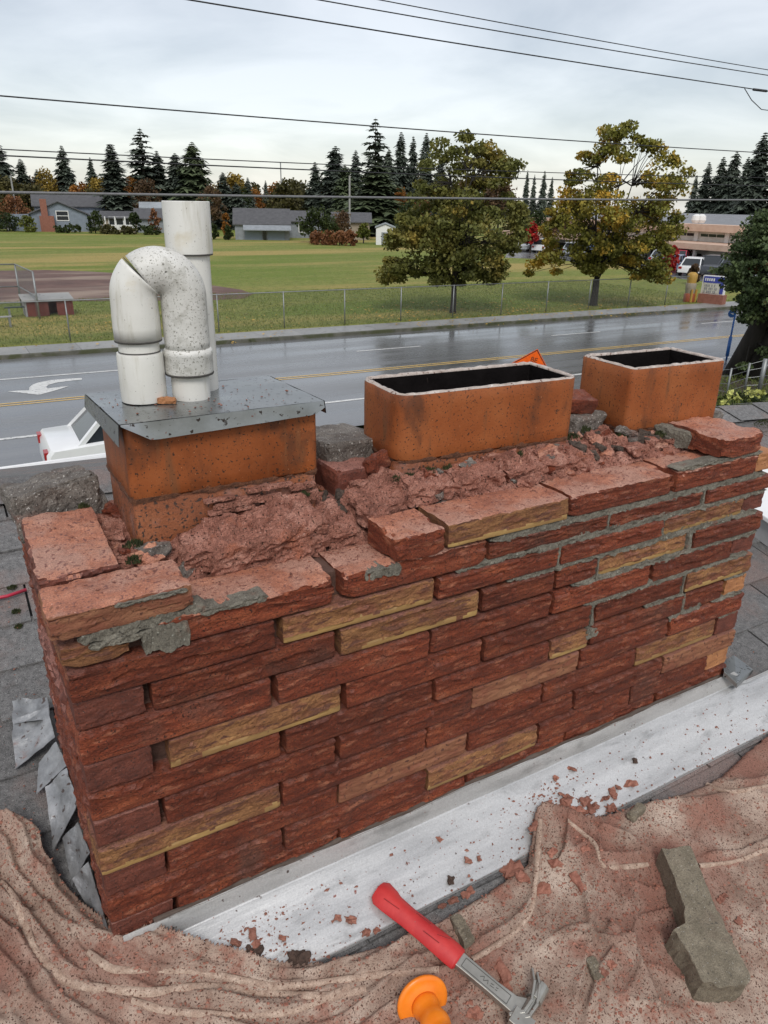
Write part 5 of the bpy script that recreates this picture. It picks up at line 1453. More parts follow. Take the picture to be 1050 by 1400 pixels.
flue(1.208, 1.492, .152, .324, .56, .630, .770, .014, 8.4, 'short open terracotta flue tile at the right end, soot black inside', rot=math.radians(-3.5))
# flaking mortar stuck to the capped flue
for i, (x, z, a, h) in enumerate([(.33,.622,.12,.010), (.41,.612,.10,.016), (.37,.640,.08,.006), (.28,.634,.05,.005), (.43,.632,.05,.008), (.30,.612,.08,.007), (.33,.628,.04,.005)]):
    rock('mortar_lump', (x, .178, z), (a, .012, h), m_wash, 131+i*3.7, amp=.6, parent=chimney, n=20)
# ================================================================ sheet metal cap and pipes on the first flue
m_galv = M('galvanised sheet', [(.3, (.20,.212,.212)), (.7, (.34,.352,.352))], scale=14, rough=.33, metal=.85, bump=.15, bscale=60, bdist=.002, rvar=.15,
           specks=((.05,.04,.035), 110, .62), specks2=((.20,.07,.05), 60, .69))
m_pvc = M('white pvc', [(.3, (.66,.65,.60)), (.7, (.76,.75,.71))], scale=9, rough=.38, bump=.12, bscale=120, bdist=.002, specks=((.08,.075,.065), 190, .70), specks2=((.30,.28,.24), 330, .68), streak=((.55,.53,.46), 60, .55, .75, (1,1,.12)),
          layer=((.62,.57,.46), 16, .58, .75))
m_pvc_dirty = M('grimy pvc', [(.3, (.55,.54,.50)), (.7, (.74,.73,.70))], scale=11, rough=.45, bump=.3, bscale=140, bdist=.003, specks=((.09,.085,.07), 190, .655), specks2=((.28,.27,.23), 360, .59),
                layer=((.42,.41,.37), 34, .50, .72))
m_ring = M('dark joint', [(.5, (.07,.065,.06))], rough=.9, bump=0)
ZC = .781
cap = thing('metal_flue_cap', 'grey sheet metal cap with bent down edges covering the left flue', 'flue cap', (.30, .27, ZC))
x0, x1, y0, y1 = .136, .470, .170, .388
def capz(u, v): return ZC + .0016*nz3(u*5, v*5, 1) - .0012*(u-.5)
mb = MB().grid(lambda u, v: (x0+(x1-x0)*u - .010*v, y0+(y1-y0)*v, capz(u, v)), 30, 16)
for vtx in list(mb.v)[:]: pass
n0 = len(mb.v)
mb.grid(lambda u, v: (x0+(x1-x0)*u - .010*v, y0+(y1-y0)*v, capz(u, v)-.0012), 30, 16)
mb.build('top_plate', m_galv, cap, smooth=True)
def flange(P, name='flange'):
    """P: function u,v -> point; thin sheet with a 1 mm back"""
    m = MB().grid(P, 24, 4)
    c = np.array(((x0+x1)/2, (y0+y1)/2, 0))
    def Q(u, v):
        p = np.array(P(u, v)); d = c-p; d[2] = 0; d /= np.linalg.norm(d); return p+d*.0012
    m.grid(Q, 24, 4)
    return m.build(name, m_galv, cap, smooth=True)
def low(u):      # the front edge: a corner snipped away at the left, long drop to the right
    return .0015 + .0275*min(1, u/.13) - .009*u - (.010*max(0, (u-.95)/.05))
flange(lambda u, v: (x0+.001+(x1-x0-.002)*u, y0-.0015-.004*v+.0008*nz3(u*8, v, 2), ZC-.0005-low(u)*v))
flange(lambda u, v: (x0-.0015-.003*v-.010*u, y0+(y1-y0)*u, ZC-.0005-(.034-.012*u)*v))
flange(lambda u, v: (x1+.0015+.003*v-.010*u, y0+(y1-y0)*u, ZC-.0005-.022*v))
flange(lambda u, v: (x0-.010+(x1-x0)*u, y1+.002+.002*v, ZC-.0005-.022*v))

goose = thing('vent_pipe_gooseneck', 'white plastic pipe bent over in a tight gooseneck on the metal cap', 'vent pipe', (.24, .293, ZC))
LX, LY, RX, RY = .2045, .300, .2795, .2875
MB().lathe((LX, LY, ZC), [(.030,.002),(.0362,.002),(.0366,.010),(.0366,.076),(.0355,.080),(.030,.080)], 40).build('coupling', m_pvc, goose, smooth=True, autos=True)
MB().lathe((LX, LY, ZC), [(.0318,.074),(.0318,.104)], 40).build('pipe', m_pvc, goose, smooth=True)
MB().lathe((LX, LY, ZC), [(.0322,.0805),(.0331,.0815),(.0322,.0825)], 40).build('joint_ring', m_ring, goose, smooth=True)
MB().lathe((LX, LY, ZC), [(.030,.0985),(.0366,.0975),(.0372,.0990),(.0366,.1005)], 40).build('joint_ring', m_ring, goose, smooth=True)
MB().lathe((RX, RY, ZC), [(.0312,.0),(.0312,.050)], 40).build('pipe', m_pvc, goose, smooth=True)
MB().lathe((RX, RY, ZC), [(.030,.0415),(.0392,.0405),(.0398,.0425),(.0392,.044)], 40).build('joint_ring', m_ring, goose, smooth=True)
MB().lathe((RX, RY, ZC), [(.031,.044),(.0388,.044),(.0394,.049),(.0394,.071),(.0405,.074),(.0400,.080),(.0368,.0835),(.034,.084)], 40).build('collar', m_pvc_dirty, goose, smooth=True, autos=True)
ca, zc, hs = np.array([(LX+RX)/2, (LY+RY)/2, 0]), .948, np.array([(RX-LX)/2, (RY-LY)/2, 0])
def arc(a0, a1, n): return [ca + np.array([0,0,zc]) - hs*math.cos(math.radians(a)) + np.array([0,0,.0385*math.sin(math.radians(a))]) for a in np.linspace(a0, a1, n)]
p1 = [np.array([LX,LY,z]) for z in (ZC+.1005, ZC+.12, ZC+.14, ZC+.155)] + arc(0, 50, 10)
MB().tube(p1, [.0366,.0369,.0366,.0360]+[.0358]*7+[.0362,.0366,.0368], 40).build('elbow', m_pvc, goose, smooth=True)
p2 = arc(52, 180, 18) + [np.array([RX,RY,z]) for z in (.93, .90, .875, ZC+.082)]
MB().tube(p2, [.0360]*4+[.0360]*18, 40).build('elbow', m_pvc_dirty, goose, smooth=True)
MB().tube(arc(50.4, 51.4, 3), [.0361,.0367,.0360], 40).build('joint_ring', m_ring, goose, smooth=True)

tall = thing('vent_pipe', 'straight white plastic vent pipe with wide socket, behind the gooseneck', 'vent pipe', (.312, .345, ZC))
MB().lathe((.312,.345,ZC), [(.0322,.0),(.0322,.235)], 40).build('pipe', m_pvc, tall, smooth=True)
MB().lathe((.312,.345,ZC), [(.032,.2265),(.0376,.2265),(.0380,.230),(.0380,.3055),(.0368,.3062),(.0345,.3055),(.0342,.232)], 40).build('socket', m_pvc, tall, smooth=True, autos=True)
MB().lathe((.312,.345,ZC), [(.031,.2245),(.0374,.224),(.0377,.2255),(.032,.2268)], 40).build('joint_ring', m_ring, tall, smooth=True)
tag(rock('brick_chip', (.231,.262,ZC+.006), (.030,.012,.010), m_orange, 77, amp=.3, rot=(0,0,-.4), n=6), 'orange brick chip on the metal cap beside the white pipe foot', 'brick chip')
pts = [(rnd.uniform(.14,.45), rnd.uniform(.175,.36), ZC+.001) for i in range(70)]
tag(crumbs('brick_crumbs', pts, m_wash, 6, .0012, .004), 'crumbs and grit on the sheet metal flue cap', 'rubble')

# ================================================================ roof under the chimney
m_shingle = M('asphalt shingle', [(.25, (.075,.073,.072)), (.5, (.145,.142,.14)), (.8, (.235,.23,.226))], scale=70, grain=(480, .45), rough=.75, bump=1, bscale=420, bdist=.003, rand=.25,
              specks=((.30,.295,.29), 330, .63), specks2=((.03,.03,.03), 300, .61), layer=((.20,.15,.135), 5, .46, .68))
m_deck = M('roof felt', [(.3, (.012,.012,.013)), (.7, (.026,.026,.027))], scale=40, rough=.9, bump=.8, bscale=200)
m_white = M('white painted metal', [(.3, (.70,.71,.71)), (.7, (.80,.80,.80))], scale=6, rough=.4, bump=.05, bscale=20)
roof = thing('house_roof', 'low grey shingle roof of the house around the chimney', 'roof', (1.0, .5, -.1))
def ridge_y(x): return 1.47-.085*x
XR0, XR1 = -3.0, 7.0
EY, EZ = 4.40, -.60
XG = 2.3                                         # the far slope ends in a gable here
rk = lambda x, dz=0: (x, ridge_y(x), roofz(ridge_y(x))-.012+dz)
V = [(XR0,-3.2,roofz(-3.2)-.012), (XR1,-3.2,roofz(-3.2)-.012), rk(XR1), rk(XR0), (XR0,-3.2,roofz(-3.2)-.2), (XR1,-3.2,roofz(-3.2)-.2), rk(XR1,-.2), rk(XR0,-.2)]
mk('roof_deck', V, [(0,1,2,3), (7,6,5,4), (0,4,5,1), (1,5,6,2), (2,6,7,3), (3,7,4,0)], m_deck, roof)
V = [rk(XR0,.002), rk(XG,.002), (XG,EY,EZ-.07), (XR0,EY,EZ-.07), rk(XR0,-.198), rk(XG,-.198), (XG,EY,EZ-.2), (XR0,EY,EZ-.2)]
mk('roof_deck', V, [(0,1,2,3), (7,6,5,4), (0,4,5,1), (1,5,6,2), (2,6,7,3), (3,7,4,0)], m_shingle, roof)
# walls of the house below, so that it stands on the ground
MB().box(XR0+.5, 2.1, -2.8, EY-.5, STREET-.2, -.95).build('wall', M('house siding', [(.5,(.42,.41,.38))], scale=3, rough=.7, bump=0), roof)
tw, ex = .305, .142
sh = {}
nsh = 0
for j in range(-5, 11):
    y0 = j*ex
    off = (j % 3)*.107
    for i in range(-3, 13):
        x0 = i*tw - off
        x1 = x0+tw-.006
        xm, ym = (x0+x1)/2, y0+ex/2
        if ym > ridge_y(xm)-.05: continue
        if x0 > -.02 and x1 < 1.55 and y0 > -.02 and y0+ex < .52: continue       # the chimney stands there
        if y0+ex < -.42: continue
        if x1 < -.75 or (x1 < .0 and y0 < -.1): continue
        if .55 < y0 and 0.15 < x0 and x1 < 1.6: continue                          # hidden behind the chimney
        key = rnd.randrange(6)
        if key not in sh:
            s = key*3.1
            def fn(p, u, v, w):
                x, y, z = p
                if v == 0: y += .002*nz3(x*40+s, 1, s); z += .0012*nz3(x*20+s, 2, s)
                return (x + .001*nz3(y*40+s, 4, s)*(1 if u in (0,1) else 0), y, z)
            V, F = lattice(-tw/2+.003, tw/2-.003, 0, ex+.02, 0, .0055, 6, 2, 1, fn)
            # laid on the slope: front edge high, back edge tucked under the next row
            V = [(x, y, z + RSL*y - .0065*(y/(ex+.02))) for x, y, z in V]
            me = bpy.data.meshes.new('shingle'); me.from_pydata(V, [], F); me.materials.append(m_shingle); me.update(); sh[key] = me
        o = bpy.data.objects.new('shingle', sh[key]); COL.objects.link(o); o.parent = roof
        o.location = (xm-1.0, y0-.5, roofz(y0)-.004+.1+rnd.uniform(0,.0012)); o.rotation_euler[2] = rnd.uniform(-.006,.006)
        nsh += 1
# ridge cap shingles
for i in range(26):
    xa = -1.6+i*.22; xb = xa+.24
    if .0 < xa < 1.3: pass
    def fn(u, v):
        x = xa+(xb-xa)*u; y = ridge_y(x)+(v-.5)*.26
        return (x, y, roofz(ridge_y(x))+.010 - abs(v-.5)*.26*.27 + .006*(1-u))
    MB().grid(fn, 3, 6).build('ridge_shingle', m_shingle, roof)
gut = MB()
for x0, x1 in ((XR0, -.2), (-.2, 3.0), (3.0, XR1)):
    pass
prof = [(0,0),(0,-.10),(.03,-.125),(.09,-.125),(.125,-.09),(.125,-.005),(.14,.0),(.14,-.012),(.118,-.014),(.115,-.085),(.088,-.115),(.034,-.115),(.01,-.095),(.01,0)]
n = len(prof); V = []; F = []
for x in (XR0, XG): V += [(x, EY+.01+a, EZ-.035+b) for a, b in prof]
F = [(i, (i+1) % n, n+(i+1) % n, n+i) for i in range(n)] + [tuple(range(n))[::-1], tuple(range(n, 2*n))]
mk('gutter', V, F, m_white, roof)
# white-topped box (skylight kerb) at the right
sk = thing('skylight', 'white flat box with grey sides on the roof right of the chimney', 'skylight', (2.62, .70, roofz(.70)))
def slopebox(x0, x1, y0, y1, h0, h1):
    return MB().add([(x, y, roofz(y)+h) for h in (h0, h1) for x, y in ((x0,y0),(x1,y0),(x1,y1),(x0,y1))], [(3,2,1,0),(4,5,6,7),(0,1,5,4),(1,2,6,5),(2,3,7,6),(3,0,4,7)])
slopebox(2.27, 3.2, -.1, .62, .0, .085).build('kerb', M('grey kerb', [(.5,(.36,.36,.36))], rough=.6, bump=.2), sk)
slopebox(2.25, 3.22, -.12, .64, .086, .105).build('lid', m_white, sk, bevel=.004)
ca_, cb_, cc_ = on_roof(-40,824,.012), on_roof(10,815,.012), on_roof(36,806,.012)
tag(MB().tube([ca_, cb_, cc_], .0045, 8).build('red_cable', M('red cable', [(.5,(.42,.02,.05))], rough=.4, bump=0), smooth=True),
    'thin red cable lying on the shingles left of the chimney', 'cable')

# ================================================================ flashing
m_flash = M('white flashing', [(.2, (.38,.38,.375)), (.5, (.55,.55,.545)), (.8, (.68,.68,.675))], scale=7, stretch=(.5,3,3), rough=.36, metal=.45, bump=.45, bscale=9, bstretch=(1,12,12), bdist=.002, rvar=.16, grain=(300,.12),
            specks=((.10,.07,.06), 75, .685), specks2=((.28,.11,.085), 120, .69), layer=((.36,.36,.355), 14, .54, .74, (.8,2,2)))
m_lead = M('silver flashing', [(.25, (.17,.175,.18)), (.55, (.36,.365,.37)), (.8, (.58,.58,.58))], scale=24, rough=.36, metal=.55, bump=.8, bscale=60, bdist=.004, specks=((.12,.09,.08), 70, .62), layer=((.30,.17,.14), 14, .6, .72))
apron = thing('apron_flashing', 'long white metal flashing along the foot of the chimney, littered with crumbs', 'flashing', (.85, -.06, -.1))
AX0, AX1 = .012, 1.86
def apf(u, v):
    x = AX0+(AX1-AX0)*u
    wv = .004*nz3(x*5, 1, 1)+.002*nz3(x*14, 2, 1)
    up = .0 if x < CW+.02 else -min(1, (x-CW-.02)/.06)*.05
    ks = [(-.0125, -.006+wv*1.5+up), (-.0140, -.012+wv*1.3+up), (-.0175, -.038+wv*.6+up*.5), (-.0185, -.044+wv*.5+up*.3), (-.026, -.0475+wv*.4+up*.2), (-.055, -.066), (-.090, -.086), (-.118, -.1015), (-.134, -.1095), (-.1345, -.1125)]
    t = v*(len(ks)-1); i = min(int(t), len(ks)-2); f = t-i
    y = ks[i][0]*(1-f)+ks[i+1][0]*f; z = ks[i][1]*(1-f)+ks[i+1][1]*f
    z = max(z, roofz(y)+.006) if v > .4 else z
    if v > .45: y += .004*nz3(x*4, 7, 1)*(v-.45); z += .0022*nz3(x*7, y*25, 3)*(1 if v < .95 else .3) + (.004*max(0, nz3(x*3.1, 4, 4)) if v > .85 else 0)
    return (x, y, z)
MB().grid(apf, 150, 27).build('pan', m_flash, apron, smooth=True)
MB().grid(lambda u, v: (apf(u, .965+.035*0)[0], apf(u, 1)[1]-.0005, apf(u, 1)[2]+.0005-.004*v), 150, 1).build('hem', m_flash, apron)
MB().grid(lambda u, v: (AX0+.05+(1.50-AX0-.05)*u, -.0135+.010*v, -.0075+.006*nz3((AX0+1.6*u)*5,1,1)+.0035*nz3(u*40,v*2,5)+.002*v), 120, 3).build('sealant', M('brown sealant', [(.5,(.10,.075,.06))], scale=60, rough=.8, bump=.8), apron)
# step flashing pieces climbing the left side
step = thing('step_flashing', 'row of bent silver metal flashing pieces up the left side of the chimney', 'flashing', (-.06, .3, roofz(.3)))
def sheet(pts, seed, bend=.006, n=10):
    """pts: four corners (world), thin wrinkled sheet"""
    A, B, C, D = (np.array(p, float) for p in pts)
    nrm = np.cross(B-A, D-A); nrm /= np.linalg.norm(nrm)
    def P(u, v):
        p = (A*(1-u)+B*u)*(1-v)+(D*(1-u)+C*u)*v
        return p + nrm*(bend*frac(u*1.8+seed, v*1.8, seed, 3)+bend*1.2*math.sin(u*math.pi)*math.sin(v*math.pi))
    mb = MB().grid(P, n, n).grid(lambda u, v: P(u, v)-nrm*.001, n, n)
    return mb.build('flashing_piece', m_lead, step, smooth=True)
R_ = lambda px, py, l: on_roof(px, py, l)
sheet([R_(17,985,.02), R_(67,966,.055), R_(74,1007,.055), R_(20,1052,.012)], 1, .008)
sheet([R_(16,958,.016), R_(64,953,.05), R_(70,983,.055), R_(18,990,.022)], 2, .008)
sheet([R_(53,1043,.03), R_(77,1014,.07), R_(92,1047,.07), R_(51,1086,.012)], 3, .003)
sheet([R_(63,1076,.035), R_(92,1050,.075), R_(106,1098,.075), R_(73,1164,.012)], 4, .004)
sheet([R_(86,1146,.035), R_(107,1124,.075), R_(122,1166,.075), R_(98,1212,.012)], 5, .004)
sheet([R_(98,1202,.03), R_(121,1178,.07), R_(149,1272,.055), R_(124,1246,.012)], 6, .004)
# folded flashing end at the right foot of the chimney
rs = thing('corner_flashing', 'small grey folded metal tab at the right foot of the chimney', 'flashing', (1.545, .0, -.05))
a = at(988,905,y=.02); b = at(1003,895,y=.06); c = at(1030,915,y=.0); d = at(1008,935,y=-.04); e = at(990,918,y=-.02)
MB().add([a,b,c,d,e, a-[0,0,.012], b-[0,0,.012], c-[0,0,.014], d-[0,0,.014], e-[0,0,.014]], [(4,3,2,1,0),(5,6,7,8,9),(0,1,6,5),(1,2,7,6),(2,3,8,7),(3,4,9,8),(4,0,5,9)]).build('folded_tab', m_galv, rs, bevel=.0015)

# ================================================================ drop cloth
m_cloth = M('canvas drop cloth', [(.2, (.120,.070,.052)), (.40, (.26,.178,.138)), (.58, (.40,.305,.245)), (.8, (.53,.435,.36))], scale=12, rough=.9, bump=.5, bscale=420, bdist=.0015, spec=.2,
            specks=((.085,.045,.033), 300, .575), specks2=((.22,.105,.075), 130, .625), grain=(520, .26), streak=((.28,.145,.108), 14, .53, .68, (1,1,1)), layer=((.24,.12,.09), 4.5, .48, .68))
EDGE = [(-60,1112),(0,1120),(30,1124),(58,1150),(68,1190),(100,1230),(120,1252),(150,1284),(200,1301),(300,1322),(395,1334),(450,1328),(520,1302),(600,1266),(660,1230),(720,1190),(730,1124),(742,1114),(772,1118),
        (792,1126),(830,1122),(862,1112),(900,1102),(945,1086),(983,1068),(1017,1036),(1060,1004),(1140,980)]
RIDGES = [  # (pixel polyline, height, half width)
 ([(0,1208),(22,1230),(32,1258),(46,1300),(64,1318),(82,1337),(116,1349),(173,1354),(206,1356),(260,1348),(320,1350),(372,1358),(450,1362),(520,1330)], .016, .008),
 ([(-20,1143),(32,1149),(62,1164),(74,1199),(82,1230)], .035, .022),
 ([(0,1165),(25,1162),(50,1180),(60,1215)], .020, .014),
 ([(82,1250),(87,1273),(111,1293),(153,1325),(210,1325),(260,1324),(320,1336),(370,1347),(430,1343),(560,1327)], .026, .012),
 ([(70,1180),(106,1226),(148,1280),(198,1298),(235,1310),(300,1326)], .018, .012),
 ([(40,1270),(60,1262),(84,1250)], .018, .008),
 ([(120,1354),(135,1394)], .012, .010), ([(150,1358),(180,1372),(235,1398),(300,1398)], .012, .008),
 ([(180,1367),(234,1381),(325,1387),(397,1381),(433,1367),(480,1345)], .020, .012),
 ([(180,1356),(300,1346),(400,1356),(480,1360)], .014, .008),
 ([(30,1290),(44,1340),(40,1400)], .018, .02), ([(78,1340),(70,1400)], .012, .012),
 ([(0,1320),(40,1306),(60,1318)], .012, .010),
 ([(737,1116),(733,1180),(728,1240),(716,1262),(690,1285),(640,1312)], .012, .007),
 ([(774,1118),(800,1140),(817,1155),(819,1185),(850,1184),(888,1180)], .015, .009),
 ([(776,1120),(771,1175),(760,1195)], .012, .007), ([(817,1155),(790,1172),(770,1182)], .008, .006),
 ([(816,1160),(814,1230),(808,1280),(796,1340),(780,1400)], .007, .009),
 ([(820,1185),(845,1230),(856,1255)], .007, .007), ([(888,1180),(850,1150),(815,1140)], .010, .008),
 ([(956,1182),(1006,1177),(1050,1157),(1100,1130)], .007, .006),
 ([(966,1070),(993,1083),(1050,1072),(1100,1060)], .009, .006), ([(850,1100),(900,1110),(960,1105),(1050,1085)], .009, .02),
 ([(850,1290),(880,1340),(905,1400)], .008, .010), ([(840,1300),(820,1330),(800,1400)], .009, .010),
 ([(830,1270),(850,1290),(870,1300)], .012, .012), ([(640,1220),(560,1262),(500,1292),(440,1325)], .010, .010),
 ([(650,1350),(620,1390),(600,1420)], .008, .012), ([(960,1240),(1000,1290),(1050,1320)], .007, .02), ([(480,1300),(600,1335),(660,1330)], .010, .012),
]
def roof_xy(px, py): p = on_roof(px, py); return p[0], p[1]
RG = []
for pl_, h, w in RIDGES:
    P = np.array([roof_xy(*q) for q in pl_])
    RG.append((P, h, w))
EP = np.array([roof_xy(*q) for q in EDGE])
cx0, cx1, cy0, cy1 = -.46, 1.75, -1.05, .36
gn, gm = 640, 410
X, Y = np.meshgrid(np.linspace(cx0, cx1, gn), np.linspace(cy0, cy1, gm))
# signed distance to the cloth's upper edge: inside is below it in y
def seg_dist(P, X, Y):
    D = np.full(X.shape, 9.0); T = np.zeros(X.shape); S = np.zeros(X.shape)
    tot = np.r_[0, np.cumsum(np.linalg.norm(np.diff(P, axis=0), axis=1))]
    for i in range(len(P)-1):
        a, b = P[i], P[i+1]; d = b-a; L2 = (d@d)+1e-12
        t = np.clip(((X-a[0])*d[0]+(Y-a[1])*d[1])/L2, 0, 1)
        dd = np.hypot(X-a[0]-t*d[0], Y-a[1]-t*d[1])
        m = dd < D; D = np.where(m, dd, D); T = np.where(m, (tot[i]+t*(tot[i+1]-tot[i]))/tot[-1], T)
        S = np.where(m, np.sign(d[0]*(Y-a[1])-d[1]*(X-a[0])), S)
    return D, T, S
poly = np.vstack([EP, [[2.6,-1.3]], [[-.9,-1.3]], [[-.9, .36]]])
def inside(poly, X, Y):
    c = np.zeros(X.shape, bool); j = len(poly)-1
    for i in range(len(poly)):
        xi, yi, xj, yj = *poly[i], *poly[j]
        c ^= ((yi > Y) != (yj > Y)) & (X < (xj-xi)*(Y-yi)/(yj-yi+1e-12)+xi); j = i
    return c
IN = inside(poly, X, Y)
DE, _, _ = seg_dist(EP, X, Y)
H = np.zeros(X.shape)
warpx = np.array([[nz3(x*9, y*9, 5.5) for x in X[0]] for y in Y[:, 0]])*.006
for ri, (P, h, w) in enumerate(RG):
    D, T, S = seg_dist(P, X+warpx, Y+warpx)
    w = np.where(S*(1 if ri % 3 else -1) > 0, w*.42, w*1.7); h = h*(1.55 if P[:, 0].mean() < .40 else 1.25)
    k = np.clip(np.minimum(T, 1-T)*7+.25, 0, 1)
    H = np.maximum(H, 1.15*h*k*np.exp(-(D/w)**1.15)) + .12*h*k/(1+(D/w)**2.0)
NO = np.array([[.006*frac(x*6, y*6, 2.2, 5) + .0022*frac(x*30, y*30, 7.7, 4) + .0040*(ridged(x*7+.5*nz3(x*5,y*5,1), y*9, 3.3, 3)-1) for x in X[0]] for y in Y[:, 0]])
left_pile = np.clip((.14-X)/.25, 0, 1)*np.clip((.36-Y)/.08, 0, 1)
# long drapery folds that run along the edge of the bunched left part; a net of thin creases on the flatter right part
W1 = np.array([[nz3(x*2.6, y*2.6, 9.1) for x in X[0]] for y in Y[:, 0]]); W2_ = np.array([[nz3(x*9, y*9, 4.1) for x in X[0]] for y in Y[:, 0]]); W3 = np.array([[nz3(x*4.3, y*4.3, 14.1) for x in X[0]] for y in Y[:, 0]])
U_ = DE/.034 + 1.9*W1 + .22*W2_
bunch = np.clip((.62-X)/.22, 0, 1)*np.clip((.20-DE)/.07, 0, 1)*np.clip(DE/.006, 0, 1)
fold = .026*(1-np.abs(np.sin(np.pi*U_)))**1.15*np.clip(.62+.9*W3+.4*W2_, .22, 1.2) + .0045*np.abs(np.sin(np.pi*(DE/.013+2.6*W1+.6*W2_)))*np.clip(.5-1.5*W3, 0, 1)
U2 = (X*.8+Y*.5)/.055 + 1.6*W1 + .35*W2_
fold2 = .024*(1-np.abs(np.sin(np.pi*U2)))**1.15*np.clip(W3*1.6+.55, .1, 1)
cre = np.zeros(X.shape)
for j in range(gm):
    for i in range(gn):
        if IN[j, i]:
            x, y = X[j, i]+.03*W2_[j, i]+.06*W1[j, i], Y[j, i]+.03*W2_[j, i]
            d1 = noise.voronoi((x*7.5, y*8.5, 3.3))[0]; e = (d1[1]-d1[0]); d2 = noise.voronoi((x*19, y*19, 8.3))[0]; e2 = d2[1]-d2[0]
            cre[j, i] = .0130*math.exp(-e/.040)*max(0, .40+1.4*W3[j, i]) + .008*d1[0] + .0036*math.exp(-e2/.08)*max(0, .3-1.2*W3[j, i]) + .003*d2[0]
Hc = .006 + H*(1-.55*bunch) + NO*.35 + .012*left_pile + fold*bunch + fold2*np.clip((.22-X)/.1, 0, 1)*(1-bunch) + cre*(1-.7*bunch)
Hc = np.maximum(Hc, .003)
edge = np.clip(DE/.010, 0, 1)
Z = roofz(Y) + .006 + np.where(IN, Hc*(.25+.75*edge**.7), 0)
# where the cloth overlaps the flashing it lies on top of it
def apron_z(x, y):
    yy = [-.1345,-.118,-.090,-.055,-.026,-.0185,-.0125]; zz = [-.1095,-.1015,-.086,-.066,-.0475,-.044,-.006]
    z = np.maximum(np.interp(y, yy, zz), roofz(np.asarray(y))+.006)
    return np.where((np.asarray(x) > AX0) & (np.asarray(y) > -.1345) & (np.asarray(y) < .01), z, roofz(np.asarray(y))+.004)
_az = apron_z(np.maximum(X, AX0+.01), np.minimum(Y, -.0186))+.008+.5*Hc
_k = np.clip((X-(AX0-.07))/.07, 0, 1)*np.clip((Y+.17)/.03, 0, 1); _k = _k*_k*(3-2*_k)
Z = np.where(IN, Z+_k*np.maximum(_az-Z, 0), Z)
V = np.stack([X, Y, Z], -1).reshape(-1, 3)
IDX = -np.ones(X.size, int)
F = []
ci = IN[:-1,:-1] & IN[1:,:-1] & IN[:-1,1:] & IN[1:,1:]
jj, ii = np.nonzero(ci)
q = np.stack([jj*gn+ii, jj*gn+ii+1, (jj+1)*gn+ii+1, (jj+1)*gn+ii], 1)
used = np.unique(q); IDX[used] = np.arange(len(used))
VV = V[used]; FF = IDX[q]
# turned-down hem all round, so that the cloth has an edge
from collections import Counter
ec = {}
for f in FF.tolist():
    for a, b in zip(f, f[1:]+f[:1]):
        ec[(a, b)] = ec.get((a, b), 0)+1
bd = [(a, b) for (a, b) in ec if (b, a) not in ec]
FF = FF.tolist(); nb = {}; VV = VV.tolist()
for a, b in bd:
    for t in (a, b):
        if t not in nb:
            p = VV[t]; nb[t] = len(VV); VV.append([p[0], p[1], roofz(p[1])-.002])
    FF.append((b, a, nb[a], nb[b]))
cloth = mk('drop_cloth', VV, FF, m_cloth, smooth=True)
tag(cloth, 'crumpled beige canvas drop cloth stained with red brick dust in the foreground', 'drop cloth')
def cloth_z(x, y):
    i = int(round((x-cx0)/(cx1-cx0)*(gn-1))); j = int(round((y-cy0)/(cy1-cy0)*(gm-1)))
    i = min(max(i, 0), gn-1); j = min(max(j, 0), gm-1)
    return float(Z[j, i]) if IN[j, i] else float(apron_z(x, y))
def on_surface(px, py, lift=0.0):
    p = on_roof(px, py, .01)
    for k in range(6): p = on_roof(px, py, cloth_z(p[0], p[1])-roofz(p[1])+lift)
    return p

# light hems and seams that run over the cloth
m_hem = M('canvas hem', [(.3, (.30,.20,.15)), (.7, (.50,.385,.305))], scale=60, rough=.9, bump=.4, bscale=500, bdist=.001, spec=.15, grain=(420,.3), specks=((.14,.07,.05), 220, .60))
def hem(pxs, w=.0042, rise=.004):
    P = []
    for (a0, b0), (a1, b1) in zip(pxs, pxs[1:]):
        n_ = max(2, int(math.hypot(a1-a0, b1-b0)/5))
        for t in range(n_): P.append((a0+(a1-a0)*t/n_, b0+(b1-b0)*t/n_))
    P.append(pxs[-1])
    for k in range(3): P = [P[0]]+[((P[i-1][0]+2*P[i][0]+P[i+1][0])/4, (P[i-1][1]+2*P[i][1]+P[i+1][1])/4) for i in range(1, len(P)-1)]+[P[-1]]
    pts_ = [on_surface(px, py) for px, py in P]
    for k in range(4): pts_ = [pts_[0]]+[(pts_[i-1]+2*pts_[i]+pts_[i+1])/4 for i in range(1, len(pts_)-1)]+[pts_[-1]]
    pts_ = [p+np.array([0,0,rise*.35]) for p in pts_]
    # a flat doubled edge: thin ribbon standing a little proud on one side
    mb = MB(); n_ = len(pts_)
    V = []
    for i, p in enumerate(pts_):
        d = pts_[min(i+1, n_-1)]-pts_[max(i-1, 0)]; d /= np.linalg.norm(d); sd_ = np.cross((0,0,1), d); sd_ /= np.linalg.norm(sd_)
        ww = w*1.5*(1+.35*nz3(p[0]*22, p[1]*22, 2))
        V += [p-sd_*ww-[0,0,.004], p-sd_*ww*.8+[0,0,.0012], p+sd_*ww*.5+[0,0,.0035], p+sd_*ww+[0,0,.0015], p+sd_*ww-[0,0,.006]]
    F_ = [(i*5+k, i*5+5+k, i*5+6+k, i*5+1+k) for i in range(n_-1) for k in range(4)]
    mb.add(V, F_)
    mb.build('hem', m_hem, cloth, smooth=True)
hem([(0,1208),(22,1230),(32,1258),(46,1300),(64,1318),(82,1337),(116,1349),(173,1354),(206,1357),(260,1349),(320,1351),(372,1359),(450,1363),(500,1352)])
hem([(120,1302),(153,1326),(210,1327),(260,1326),(320,1338),(370,1349),(430,1345),(520,1332),(600,1326)], .0034)
hem([(738,1122),(734,1180),(728,1240),(716,1262),(690,1285),(645,1312)], .0036)
